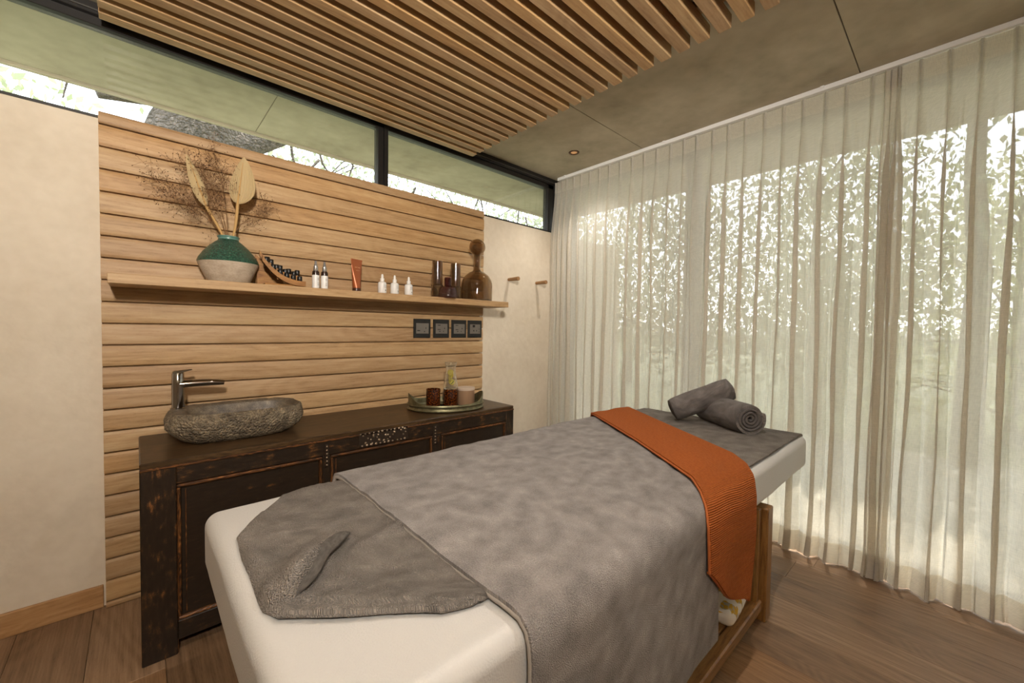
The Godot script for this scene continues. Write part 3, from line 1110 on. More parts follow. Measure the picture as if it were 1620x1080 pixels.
	var ll := [Vector3(1.955, 0.62, -1.434), Vector3(1.94, 0.668, -1.418), Vector3(1.91, 0.675, -1.38), Vector3(1.60, 0.677, -0.93), Vector3(1.335, 0.676, -0.570), Vector3(1.262, 0.670, -0.512), Vector3(1.212, 0.648, -0.474), Vector3(1.192, 0.600, -0.459), Vector3(1.190, 0.54, -0.456), Vector3(1.188, 0.470, -0.455)]
	var lr := [Vector3(2.32, 0.62, -1.43), Vector3(2.305, 0.662, -1.412), Vector3(2.28, 0.669, -1.38), Vector3(1.96, 0.671, -0.93), Vector3(1.725, 0.670, -0.580), Vector3(1.660, 0.662, -0.512), Vector3(1.614, 0.638, -0.474), Vector3(1.592, 0.580, -0.459), Vector3(1.584, 0.44, -0.456), Vector3(1.534, 0.236, -0.455)]
	var keys := [0.0]
	for k in ll.size() - 1:
		keys.append(keys[-1] + ((ll[k + 1] - ll[k]) as Vector3).length() + ((lr[k + 1] - lr[k]) as Vector3).length())
	var rf := func(u: float, v: float) -> Vector3:
		var at: float = v * float(keys[-1])
		var k := 0
		while k < ll.size() - 2 and at > keys[k + 1]:
			k += 1
		var w: float = (at - keys[k]) / (keys[k + 1] - keys[k])
		var p: Vector3 = (ll[k] as Vector3).lerp(ll[k + 1], w).lerp((lr[k] as Vector3).lerp(lr[k + 1], w), u)
		p.y += 0.007
		var hang := smoothstep(0.62, 0.35, p.y) if v > 0.5 else 0.0
		p.z += hang * 0.004 * sin(u * 6.5 + 0.6) + hang * 0.006 * (1.0 - u) * (1.0 - u)
		p.y += 0.002 * sin(u * 11.0 + v * 5.0) * (1.0 - hang)
		p.y += hang * -0.035 * sin(PI * clampf(u * 1.1, 0, 1)) * smoothstep(0.85, 1.0, v)
		return p - Vector3(1.7, 0.66, -0.95)
	var pts2 := []
	var uvs2 := []
	for i in 41:
		var pr := []
		var ur := []
		var ln := 0.0
		for j in 91:
			var p: Vector3 = rf.call(i / 40.0, j / 90.0)
			if j:
				ln += (p - pr[-1]).length()
			pr.append(p)
			ur.append(Vector2(i / 40.0 * 0.40, ln))
		pts2.append(pr)
		uvs2.append(ur)
	mi("cloth", cloth(pts2, 0.006, uvs2), M.rust_cotton, run)
	for e in [0.0, 1.0]:
		var pl := []
		var rr := []
		for k in 91:
			var p: Vector3 = rf.call(e, k / 90.0)
			pl.append(p + Vector3(0, -0.003, 0))
			rr.append(0.0042)
		mi("side_hem", tube(pl, rr, 6), M.rust_hem, run)
	var pl2 := []
	var rr2 := []
	for k in 41:
		var p: Vector3 = rf.call(k / 40.0, 1.0)
		pl2.append(p + Vector3(0, 0, -0.003))
		rr2.append(0.0042)
	mi("end_hem", tube(pl2, rr2, 6), M.rust_hem, run)

	rolled_towel("rolled grey towel lying flat with its spiral end showing", Vector3(2.235, 0.729, -0.675), Vector3(2.445, 0.727, -0.975), 0.078, 1)
	rolled_towel("rolled grey towel propped up on the other rolled towel", Vector3(2.235, 0.716, -1.075), Vector3(2.425, 0.842, -0.845), 0.064, 2)

	# printed cushion on the shelf under the bed
	var cu := thing("folded_cushion", "white printed cushion with grey piping on the shelf under the table", "cushion", Vector3(1.70, 0.087, -0.60))
	cu.rotation.y = 0.12
	mi("cover", rounded_box(Vector3(0.30, 0.055, 0.15), 0.024, 5, func(p: Vector3) -> float: return 0.008 * (1.0 - pow(absf(p.x) / 0.15, 2.0))), M.printed_cotton, cu, Vector3(0, 0.030, 0))
	var ring := []
	var rq := []
	for k in 41:
		var a := TAU * k / 40.0
		ring.append(Vector3(0.146 * signf(cos(a)) * pow(absf(cos(a)), 0.35), 0.03, 0.073 * signf(sin(a)) * pow(absf(sin(a)), 0.35)))
		rq.append(0.004)
	mi("piping", tube(ring, rq, 6), M.cushion_piping, cu)

func rolled_towel(label: String, a: Vector3, b: Vector3, r: float, seed_: int) -> void:
	var t := thing("rolled_towel", label, "rolled towel", (a + b) / 2, "rolled towels on the massage table")
	var axis := (b - a).normalized()
	var side := axis.cross(Vector3.UP).normalized()
	var up := side.cross(axis)
	var half := (b - a).length() / 2
	var n := FastNoiseLite.new()
	n.seed = seed_
	n.frequency = 1.0
	# one sheet wound into a spiral of four turns
	var pts := []
	var uvs := []
	var turns := 3.75
	var steps := 150
	for i in steps + 1:
		var s := float(i) / steps
		var ang := s * turns * TAU + 0.9 + seed_
		var pr := []
		var ur := []
		for j in 17:
			var v := j / 16.0 * 2.0 - 1.0
			var rr := lerpf(0.008, r, s) * (1.0 + 0.035 * n.get_noise_2d(ang * 0.6, v * 2.0)) - 0.006 * pow(absf(v), 8.0) * s
			var sq := 0.94
			var ext := half * (1.0 - 0.03 * (1.0 - s)) + 0.006 * n.get_noise_1d(s * 9.0)
			pr.append(side * cos(ang) * rr + up * sin(ang) * rr * sq + axis * v * ext)
			ur.append(Vector2(ang * rr, v * half))
		pts.append(pr)
		uvs.append(ur)
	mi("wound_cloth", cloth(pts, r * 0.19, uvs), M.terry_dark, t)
	for e in [-1.0, 1.0]:
		var pl := []
		var rr := []
		for i in range(10, steps + 1, 2):
			var p: Vector3 = pts[i][0 if e < 0.0 else 16]
			pl.append(p * 1.0 + axis * e * 0.001 - (p - axis * p.dot(axis)).normalized() * r * 0.09)
			rr.append(r * 0.085)
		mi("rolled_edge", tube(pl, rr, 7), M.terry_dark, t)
	var sl := []
	var sr := []
	for j in 17:
		sl.append(pts[steps][j] * 1.0)
		sr.append(0.004)
	mi("seam_hem", tube(sl, sr, 6), M.terry_hem, t)

# ---------------------------------------------------------------- sideboard with basin and tray
func side_part(t: Node3D, called: String, x0: float, x1: float, y0: float, y1: float, z0: float, z1: float, m: Material, grain := 0, bevel := 0.003) -> MeshInstance3D:
	return mi(called, span(x0 - t.position.x, x1 - t.position.x, y0, y1, z0, z1, bevel, grain, off()), m, t)

func sideboard() -> void:
	var c := Vector3(0.846, 0, -2.04)
	var t := thing("lacquered_sideboard", "antique black lacquered sideboard with worn reddish edges", "sideboard", c)
	var zf := -1.815 - c.z
	var zb := -2.285 - c.z
	side_part(t, "top", 0.0, 1.692, 0.672, 0.693, zb, zf, M.dark_top, 0, 0.004)
	side_part(t, "top_rail", 0.095, 1.630, 0.604, 0.672, zf - 0.03, zf - 0.001, M.lacquer_worn)
	side_part(t, "bottom_rail", 0.095, 1.630, 0.050, 0.118, zf - 0.03, zf - 0.002, M.lacquer_worn)
	side_part(t, "stile", 0.0, 0.095, 0.0, 0.672, zf - 0.045, zf, M.lacquer_worn, 1)
	side_part(t, "stile", 1.630, 1.692, 0.0, 0.672, zf - 0.045, zf, M.lacquer_worn, 1)
	side_part(t, "stile", 0.578, 0.612, 0.118, 0.604, zf - 0.03, zf - 0.001, M.lacquer_worn, 1)
	side_part(t, "stile", 1.120, 1.176, 0.118, 0.604, zf - 0.03, zf - 0.001, M.lacquer_worn, 1)
	side_part(t, "side_panel", 0.001, 0.024, 0.05, 0.672, zb, zf - 0.04, M.lacquer, 1)
	side_part(t, "side_panel", 1.668, 1.691, 0.05, 0.672, zb, zf - 0.04, M.lacquer, 1)
	side_part(t, "back_panel", 0.024, 1.668, 0.05, 0.672, zb, zb + 0.018, M.lacquer)
	side_part(t, "bottom_board", 0.024, 1.668, 0.05, 0.068, zb + 0.018, zf - 0.032, M.lacquer)
	side_part(t, "back_foot", 0.0, 0.05, 0.0, 0.05, zb, zb + 0.05, M.lacquer, 1)
	side_part(t, "back_foot", 1.642, 1.692, 0.0, 0.05, zb, zb + 0.05, M.lacquer, 1)
	side_part(t, "foot_block", 0.080, 0.097, 0.0, 0.052, zf - 0.05, zf - 0.003, M.worn_bead, 1)
	# the worn arris along the top
	side_part(t, "top_bead", 0.0, 1.692, 0.6655, 0.6745, zf - 0.002, zf + 0.0035, M.worn_bead, 0, 0.002)
	for px in [[0.095, 0.578], [0.612, 1.120], [1.176, 1.630]]:
		var d := mi("door", span(px[0] + 0.012 - c.x, px[1] - 0.012 - c.x, 0.130, 0.592, zf - 0.026, zf - 0.010, 0.002, 0, off()), M.lacquer, t)
		for b in [[px[0], px[1], 0.590, 0.602], [px[0], px[1], 0.119, 0.131]]:
			mi("bead", span(b[0] - c.x, b[1] - c.x, b[2], b[3], zf - 0.020, zf + 0.0015, 0.004, 0, off()), M.worn_bead, d)
		for b in [[px[0] + 0.001, px[0] + 0.011], [px[1] - 0.011, px[1] - 0.001]]:
			mi("bead", span(b[0] - c.x, b[1] - c.x, 0.131, 0.590, zf - 0.020, zf + 0.0015, 0.004, 1, off()), M.worn_bead, d)
		mi("inner_bead", span(px[0] + 0.024 - c.x, px[0] + 0.027 - c.x, 0.14, 0.582, zf - 0.012, zf - 0.0085, 0.001, 1, off()), M.worn_bead, d)
	# iron lock plate with raised blossoms
	var lp := mi("lock_plate", span(0.735 - c.x, 0.978 - c.x, 0.612, 0.676, zf - 0.001, zf + 0.0035, 0.001), M.aged_iron, t)
	for k in 44:
		var x := 0.745 + rng.randf() * 0.223
		var y := 0.620 + rng.randf() * 0.048
		if k < 22:
			x = 0.741 + 0.0105 * k + rng.randf_range(-0.002, 0.002)
			y = 0.6165 if k % 2 else 0.6705
		var st := new_st()
		add_lathe(st, [Vector2(0.0045 + rng.randf() * 0.004, 0), Vector2(0.004, 0.003), Vector2(0.0015, 0.0052), Vector2(0, 0.0055)], 8)
		var b := mi("boss", st.commit(), M.brass_boss, lp, Vector3(x - c.x, y, zf + 0.003))
		b.rotation.x = PI / 2
	for h in [[0.588, 0.602, 0.556, 0.652], [1.124, 1.144, 0.556, 0.652]]:
		var hi := mi("hinge", span(h[0] - c.x, h[1] - c.x, h[2], h[3], zf - 0.001, zf + 0.004, 0.002), M.aged_iron, t)
		for k in 6:
			var b := mi("boss", lathe([Vector2(0.005, 0), Vector2(0.0045, 0.003), Vector2(0.002, 0.0052), Vector2(0, 0.0055)], 8), M.brass_boss, hi, Vector3((h[0] + h[1]) / 2 - c.x, lerpf(h[2] + 0.008, h[3] - 0.008, k / 5.0), zf + 0.0035))
			b.rotation.x = PI / 2

func basin() -> void:
	var c := Vector3(0.318, 0.693, -2.083)
	var t := thing("stone_basin", "rough grey river stone vessel basin on the sideboard", "basin", c)
	var n := FastNoiseLite.new()
	n.seed = 44
	n.frequency = 1.0
	var ring := func(s: float, y: float, rough: float, push := Vector2.ZERO, lx := 0.243, lz := 0.160) -> Array:
		var row := []
		for k in 96:
			var a := TAU * k / 96.0
			var e := 0.62
			var p := Vector3(signf(cos(a)) * pow(absf(cos(a)), e) * lx * s, y, signf(sin(a)) * pow(absf(sin(a)), e) * lz * s)
			var w := n.get_noise_3dv(Vector3(p.x * 9.0, y * 12.0, p.z * 9.0)) * 0.014 + n.get_noise_3dv(Vector3(p.x * 40.0, y * 40.0, p.z * 40.0)) * 0.003
			p += Vector3(p.x, 0, p.z).normalized() * w * rough + Vector3(push.x, 0, push.y)
			p.y += rough * 0.006 * n.get_noise_2d(cos(a) * 2.0, sin(a) * 2.0) * smoothstep(0.05, 0.12, y)
			row.append(p)
		return row
	var outer := []
	for q in [[0.66, 0.0], [0.74, 0.004], [0.84, 0.020], [0.94, 0.042], [0.995, 0.066], [1.0, 0.086], [0.985, 0.104], [0.955, 0.117], [0.925, 0.121]]:
		outer.append(ring.call(q[0], q[1], 1.0))
	var st := new_st()
	add_grid(st, outer, true, [], true)
	mi("body", st.commit(), M.river_stone, t)
	var bowl := []
	for q in [[0.925, 0.121, 0.0], [0.90, 0.1215, 0.3], [0.84, 0.119, 1.0], [0.80, 0.110, 1.0], [0.77, 0.085, 1.0], [0.72, 0.055, 1.0], [0.60, 0.040, 1.0], [0.30, 0.034, 1.0], [0.02, 0.032, 1.0]]:
		bowl.append(ring.call(q[0], q[1], 1.0 if q[2] < 0.2 else 0.25, Vector2(0.022, 0.012) * q[2]))
	var st2 := new_st()
	add_grid(st2, bowl, true, [], true)
	mi("bowl", st2.commit(), M.honed_stone, t)

	var tp := thing("basin_tap", "chrome single-lever basin mixer tap with a long flat spout", "tap", Vector3(0.122, 0.812, -2.165))
	mi("body", lathe([Vector2(0.0, 0.0), Vector2(0.027, 0.0), Vector2(0.027, 0.003), Vector2(0.0225, 0.006), Vector2(0.0215, 0.10), Vector2(0.0218, 0.118), Vector2(0.0205, 0.121), Vector2(0.0205, 0.145), Vector2(0.018, 0.149), Vector2(0.0, 0.150)], 28), M.chrome, tp)
	var sp := []
	for k in 7:
		var u := k / 6.0
		sp.append(Vector3(0.0 + 0.155 * u, 0.100 + 0.004 * sin(u * 2.4) - 0.004 * u * u, 0.014 * u))
	mi("spout", tube(sp, [0.021, 0.021, 0.020, 0.020, 0.019, 0.017, 0.013], 16, 0.78), M.chrome, tp)
	var lv := prism(PackedVector2Array([Vector2(-0.017, 0.0), Vector2(0.012, 0.0), Vector2(0.030, 0.006), Vector2(0.046, 0.010), Vector2(0.045, 0.0125), Vector2(0.024, 0.011), Vector2(-0.014, 0.008), Vector2(-0.018, 0.004)]), 0.026)
	mi("lever", lv, M.chrome, tp, Vector3(0, 0.1485, 0))

func oval_tray() -> void:
	var c := Vector3(1.335, 0.693, -2.015)
	var t := thing("oval_tray", "oval pewter tray with raised ends on the sideboard", "tray", c, "", -0.42)
	var a := 0.218
	var b := 0.165
	var at := func(k: int, s: float, y: float) -> Vector3:
		var q := TAU * k / 96.0
		return Vector3(cos(q) * a * s, y, sin(q) * b * s)
	var rise := func(k: int) -> float:
		return 0.040 + 0.052 * pow(absf(cos(TAU * k / 96.0)), 7.0)
	var rows := []
	for q in [[0.0, 0.0, 0], [0.96, 0.0, 0], [1.0, 0.002, 0], [1.015, 0.006, 0], [1.015, 0.010, 0], [0.985, 0.014, 0], [0.985, 0.026, 0], [1.01, 0.030, 0], [1.012, 0.034, 0], [0.995, 0.038, 0], [1.0, 1.0, 1], [0.985, 1.003, 1], [0.972, 1.0, 1], [0.955, 0.034, 0], [0.945, 0.012, 0], [0.90, 0.008, 0], [0.0, 0.008, 0]]:
		var row := []
		for k in 96:
			var h: float = rise.call(k)
			row.append(at.call(k, q[0], h * q[1] if q[2] else float(q[1])))
		rows.append(row)
	var st := new_st()
	add_grid(st, rows, true, [], true)
	mi("dish", st.commit(), M.pewter, t)
	for y in [0.008, 0.032]:
		var pl := []
		var rr := []
		for k in 97:
			pl.append(at.call(k, 1.012, y))
			rr.append(0.0035)
		mi("moulding", tube(pl, rr, 6), M.pewter, t)
	var floor_y := 0.7015
	var tum := thing("tumbler", "small tortoiseshell glass tumbler on the tray", "glass", Vector3(1.240, floor_y, -2.005))
	mi("glass", lathe([Vector2(0, 0), Vector2(0.036, 0), Vector2(0.0395, 0.003), Vector2(0.040, 0.111), Vector2(0.0388, 0.112), Vector2(0.037, 0.110), Vector2(0.036, 0.008), Vector2(0, 0.008)], 32), M.tortoiseshell, tum)
	var car := thing("carafe", "clear glass carafe of lemon water with a tortoiseshell base", "carafe", Vector3(1.368, floor_y, -2.02))
	mi("glass", lathe([Vector2(0.0, 0.100), Vector2(0.0425, 0.100), Vector2(0.0415, 0.125), Vector2(0.034, 0.165), Vector2(0.0275, 0.200), Vector2(0.027, 0.215), Vector2(0.031, 0.236), Vector2(0.0355, 0.256), Vector2(0.0348, 0.257), Vector2(0.0298, 0.236), Vector2(0.0256, 0.215), Vector2(0.0258, 0.200), Vector2(0.032, 0.165), Vector2(0.0395, 0.125), Vector2(0.0405, 0.104), Vector2(0.0, 0.104)], 36), M.clear_glass, car)
	mi("base", lathe([Vector2(0, 0), Vector2(0.041, 0), Vector2(0.0445, 0.004), Vector2(0.0445, 0.07), Vector2(0.043, 0.0995), Vector2(0.0, 0.0995)], 36), M.tortoiseshell, car)
	for k in 4:
		var ls := thing("lemon_slice", "slice of lemon in the glass carafe", "lemon slice", Vector3(1.368 + [0.004, -0.006, 0.005, -0.003][k], floor_y + [0.140, 0.160, 0.179, 0.196][k], -2.02 + [0.004, 0.003, -0.004, 0.002][k]), "lemon slices in the carafe")
		ls.rotation = Vector3(1.1 + 0.25 * k, 0.9 * k, 0.3 * (k % 2))
		var r := 0.020 - 0.001 * k
		mi("flesh", lathe([Vector2(0, -0.002), Vector2(r * 0.86, -0.002), Vector2(r * 0.86, 0.002), Vector2(0, 0.002)], 20), M.lemon_flesh, ls)
		mi("rind", lathe([Vector2(r * 0.86, -0.0023), Vector2(r, -0.0018), Vector2(r, 0.0018), Vector2(r * 0.86, 0.0023)], 20), M.lemon_rind, ls)
	var mint := thing("mint_leaf", "green herb leaf in the glass carafe", "leaf", Vector3(1.362, floor_y + 0.128, -1.998))
	mi("blade", tube([Vector3(-0.012, 0, 0), Vector3(-0.004, 0.006, 0.002), Vector3(0.006, 0.012, 0.001), Vector3(0.013, 0.022, 0)], [0.001, 0.006, 0.006, 0.0006], 8, 0.2), M.mint_leaf, mint)
	var jar := thing("candle_jar", "round kraft candle tin with a pale lid on the tray", "candle", Vector3(1.468, floor_y, -2.005))
	mi("pot", lathe([Vector2(0, 0), Vector2(0.052, 0), Vector2(0.0535, 0.002), Vector2(0.0535, 0.086), Vector2(0.0, 0.086)], 36), M.kraft, jar)
	mi("lid", lathe([Vector2(0.0, 0.0862), Vector2(0.0545, 0.0862), Vector2(0.055, 0.088), Vector2(0.055, 0.100), Vector2(0.0535, 0.102), Vector2(0.0, 0.102)], 36), M.pale_lid, jar)

# ---------------------------------------------------------------- shelf and what stands on it
const SHELF_Y := 1.344

func shelf() -> void:
	var s := thing("floating_shelf", "long oak floating shelf on the timber cladding", "shelf", Vector3(0.90, 1.307, -2.19))
	mi("board", box(Vector3(1.956, 0.037, 0.2185), 0.002, 0, off(), Vector3(0, 0.0185, 0)), M.oak_0, s)

	# vase with dried leaves and grasses
	var vc := Vector3(0.303, SHELF_Y, -2.195)
	var v := thing("ceramic_vase", "squat ceramic vase, green glaze above raw clay, on the shelf", "vase", vc)
	mi("clay_base", lathe([Vector2(0, 0), Vector2(0.074, 0), Vector2(0.079, 0.004), Vector2(0.096, 0.045), Vector2(0.1105, 0.078), Vector2(0.1135, 0.088)], 48), M.raw_clay, v)
	mi("glazed_shoulder", lathe([Vector2(0.1137, 0.0875), Vector2(0.1145, 0.094), Vector2(0.109, 0.108), Vector2(0.094, 0.132), Vector2(0.074, 0.157), Vector2(0.052, 0.178), Vector2(0.040, 0.188), Vector2(0.0385, 0.192)], 48), M.green_glaze, v)
	mi("neck", lathe([Vector2(0.0385, 0.191), Vector2(0.0382, 0.198), Vector2(0.042, 0.203), Vector2(0.0415, 0.206), Vector2(0.037, 0.205), Vector2(0.034, 0.195), Vector2(0.036, 0.17), Vector2(0.02, 0.15), Vector2(0.0, 0.15)], 40), M.glaze_rim, v)
	var root := vc + Vector3(0, 0.155, 0)
	dried_palm("pleated dried palm spear leaf standing tall in the vase", root, Vector3(0.330, 1.565, -2.19), Vector3(0.336, 1.70, -2.185), Vector3(0.361, 1.913, -2.185), 0.056, 0.25)
	dried_palm("thin dried palm leaf seen edge-on, leaning out of the vase", root, Vector3(0.282, 1.56, -2.19), Vector3(0.222, 1.665, -2.18), Vector3(0.158, 1.862, -2.175), 0.030, 1.15)
	var lean := [[-0.26, 0.25, 0.05], [-0.17, 0.34, 0.02], [-0.05, 0.40, 0.06], [-0.21, 0.18, 0.10], [0.16, 0.20, 0.03], [-0.10, 0.30, 0.10]]
	for k in lean.size():
		dried_grass(root + Vector3(0.0, 0.0, 0.0), root + Vector3(lean[k][0], lean[k][1], lean[k][2] - 0.07), 40 + k, 0.11, 0.8 if k == 4 else 1.0)

	oil_rack()
	var sp := thing("spray_bottle", "small brown spray bottle with a white label, on the oil rack side of its twin", "bottle", Vector3(0.653, SHELF_Y, -2.15), "spray bottles on the shelf")
	mi("bottle", lathe([Vector2(0, 0), Vector2(0.0155, 0), Vector2(0.0165, 0.002), Vector2(0.0165, 0.078), Vector2(0.0150, 0.087), Vector2(0.0105, 0.090), Vector2(0.0, 0.090)], 24), M.dark_bottle, sp)
	mi("label", lathe([Vector2(0.0167, 0.004), Vector2(0.0169, 0.005), Vector2(0.0169, 0.067), Vector2(0.0167, 0.068)], 24), M.white_plastic, sp)
	mi("collar", lathe([Vector2(0.0105, 0.0895), Vector2(0.0112, 0.091), Vector2(0.0105, 0.112), Vector2(0.0, 0.112)], 20), M.silver_collar, sp)
	mi("pump", lathe([Vector2(0.0075, 0.112), Vector2(0.0078, 0.118), Vector2(0.0055, 0.126), Vector2(0.0052, 0.138), Vector2(0, 0.139)], 16), M.label_print, sp)
	for y in [0.052, 0.046, 0.030, 0.024, 0.019]:
		mi("print_line", box(Vector3(0.010, 0.0014, 0.0006), 0.0, 0, Vector2.ZERO, Vector3(0.006, y, 0.0163)), M.label_print, sp)
	copy_thing(sp, Vector3(0.695, SHELF_Y, -2.152), -0.2, "small brown spray bottle with a white label, on the bronze tube side of its twin")

	var tb := thing("cream_tube", "bronze cosmetic tube standing on its dark cap", "tube", Vector3(0.856, SHELF_Y, -2.15), "", 0.35)
	var rows := []
	for k in 12:
		var y := 0.020 + 0.145 * k / 11.0
		var f := k / 11.0
		var row := []
		for q in 32:
			var a := TAU * q / 32.0
			row.append(Vector3(cos(a) * lerpf(0.0205, 0.037, f), y, sin(a) * lerpf(0.0205, 0.002, pow(f, 1.15))))
		rows.append(row)
	var st := new_st()
	add_grid(st, rows, true, [], true)
	mi("body", st.commit(), M.bronze_tube, tb)
	mi("crimp", box(Vector3(0.075, 0.009, 0.0042), 0.001, 0, Vector2.ZERO, Vector3(0, 0.167, 0)), M.bronze_tube, tb)
	mi("cap", lathe([Vector2(0, 0), Vector2(0.0205, 0), Vector2(0.0212, 0.002), Vector2(0.0212, 0.018), Vector2(0.0195, 0.021), Vector2(0, 0.021)], 28), M.tube_cap, tb)
	mi("print_line", box(Vector3(0.034, 0.004, 0.001), 0.0, 0, Vector2.ZERO, Vector3(0, 0.128, 0.0068)), M.bronze_print, tb)
	mi("print_line", box(Vector3(0.022, 0.002, 0.001), 0.0, 0, Vector2.ZERO, Vector3(0, 0.112, 0.0092)), M.bronze_print, tb)

	var dr := thing("dropper_bottle", "small white dropper bottle standing next to the bronze tube", "bottle", Vector3(0.994, SHELF_Y, -2.14), "white dropper bottles on the shelf")
	mi("bottle", lathe([Vector2(0, 0), Vector2(0.0215, 0), Vector2(0.023, 0.002), Vector2(0.023, 0.055), Vector2(0.020, 0.062), Vector2(0.010, 0.067), Vector2(0.0095, 0.070), Vector2(0, 0.070)], 28), M.white_plastic, dr)
	mi("collar", lathe([Vector2(0.0095, 0.0695), Vector2(0.0115, 0.070), Vector2(0.0112, 0.084), Vector2(0.0, 0.085)], 20), M.white_plastic, dr)
	mi("teat", lathe([Vector2(0.0065, 0.085), Vector2(0.0068, 0.095), Vector2(0.005, 0.105), Vector2(0.0, 0.108)], 16), M.white_plastic, dr)
	for y in [0.046, 0.040, 0.034]:
		mi("print_line", box(Vector3(0.020, 0.0012, 0.0008), 0.0, 0, Vector2.ZERO, Vector3(0.0, y, 0.0227)), M.label_print, dr)
	mi("emblem", box(Vector3(0.006, 0.006, 0.0008), 0.0, 0, Vector2.ZERO, Vector3(0.002, 0.018, 0.0228)), M.label_print, dr)
	dr.rotation.y = 0.35
	copy_thing(dr, Vector3(1.066, SHELF_Y, -2.138), 0.42, "small white dropper bottle in the middle of the three")
	copy_thing(dr, Vector3(1.155, SHELF_Y, -2.142), 0.3, "small white dropper bottle on the side of the amber glassware")

	var cy := thing("cylinder_vase", "tall slim amber glass cylinder vase on the dropper bottle side", "glass vase", Vector3(1.352, SHELF_Y, -2.15), "amber glass cylinder vases on the shelf")
	mi("glass", lathe([Vector2(0, 0), Vector2(0.034, 0), Vector2(0.0355, 0.002), Vector2(0.0355, 0.078), Vector2(0.031, 0.082), Vector2(0.0305, 0.222), Vector2(0.029, 0.2225), Vector2(0.0283, 0.221), Vector2(0.0285, 0.014), Vector2(0, 0.012)], 36), M.amber_glass, cy)
	copy_thing(cy, Vector3(1.489, SHELF_Y, -2.155), 0.0, "tall slim amber glass cylinder vase beside the round decanter")

	var sd := thing("studded_bottle", "short plum glass bottle covered in studs between the cylinder vases", "glass bottle", Vector3(1.392, SHELF_Y, -2.095))
	mi("glass", lathe([Vector2(0, 0), Vector2(0.050, 0), Vector2(0.053, 0.003), Vector2(0.053, 0.046), Vector2(0.046, 0.060), Vector2(0.024, 0.070), Vector2(0.0195, 0.076), Vector2(0.0195, 0.122), Vector2(0.0178, 0.1225), Vector2(0.0165, 0.121), Vector2(0.0165, 0.075), Vector2(0.042, 0.055), Vector2(0.048, 0.044), Vector2(0.048, 0.008), Vector2(0, 0.008)], 36), M.plum_glass, sd)
	var stud := new_st()
	for ring in 10:
		var y: float = 0.008 + 0.0088 * ring if ring < 5 else 0.078 + 0.0088 * (ring - 5)
		var r: float = 0.053 if ring < 5 else 0.0195
		var cnt: int = 28 if ring < 5 else 11
		for q in cnt:
			var a := TAU * (q + 0.5 * (ring % 2)) / cnt
			var nrm := Vector3(cos(a), 0, sin(a))
			var p := nrm * r + Vector3(0, y, 0)
			var sd1 := Vector3(-sin(a), 0, cos(a)) * 0.0042
			var up := Vector3(0, 0.0036, 0)
			var tip := p + nrm * 0.0042
			for e in [[sd1, up], [up, -sd1], [-sd1, -up], [-up, sd1]]:
				var fn: Vector3 = (nrm + (e[0] + e[1]).normalized() * 0.8).normalized()
				tri(stud, [p + e[0], p + e[1], tip], [fn, fn, fn], [Vector2.ZERO, Vector2.ZERO, Vector2.ZERO])
	var sm := mi("studs", stud.commit(), M.plum_glass, sd)
	sm.set_meta("kind", "stuff")

	var dc := thing("glass_decanter", "amber glass decanter with a ball stopper at the end of the shelf", "decanter", Vector3(1.686, SHELF_Y, -2.19))
	mi("body", lathe([Vector2(0, 0), Vector2(0.098, 0), Vector2(0.104, 0.003), Vector2(0.1045, 0.105), Vector2(0.099, 0.135), Vector2(0.082, 0.166), Vector2(0.056, 0.188), Vector2(0.030, 0.200), Vector2(0.0235, 0.212), Vector2(0.0225, 0.302), Vector2(0.0245, 0.306), Vector2(0.0215, 0.307), Vector2(0.0195, 0.302), Vector2(0.0195, 0.212), Vector2(0.028, 0.195), Vector2(0.054, 0.183), Vector2(0.079, 0.162), Vector2(0.0955, 0.133), Vector2(0.1005, 0.105), Vector2(0.100, 0.008), Vector2(0, 0.008)], 48), M.amber_glass, dc)
	var ball := [Vector2(0.0, 0.300), Vector2(0.016, 0.300), Vector2(0.0185, 0.305)]
	for k in 15:
		var a := -PI / 2 + 0.36 + (PI - 0.36) * k / 14.0
		ball.append(Vector2(0.055 * cos(a), 0.360 + 0.055 * sin(a)))
	for k in 15:
		var a := PI / 2 - (PI - 0.45) * k / 14.0
		ball.append(Vector2(0.0515 * cos(a), 0.360 + 0.0515 * sin(a)))
	ball.append(Vector2(0.012, 0.306))
	ball.append(Vector2(0.0, 0.306))
	mi("stopper", lathe(ball, 40), M.amber_glass, dc)

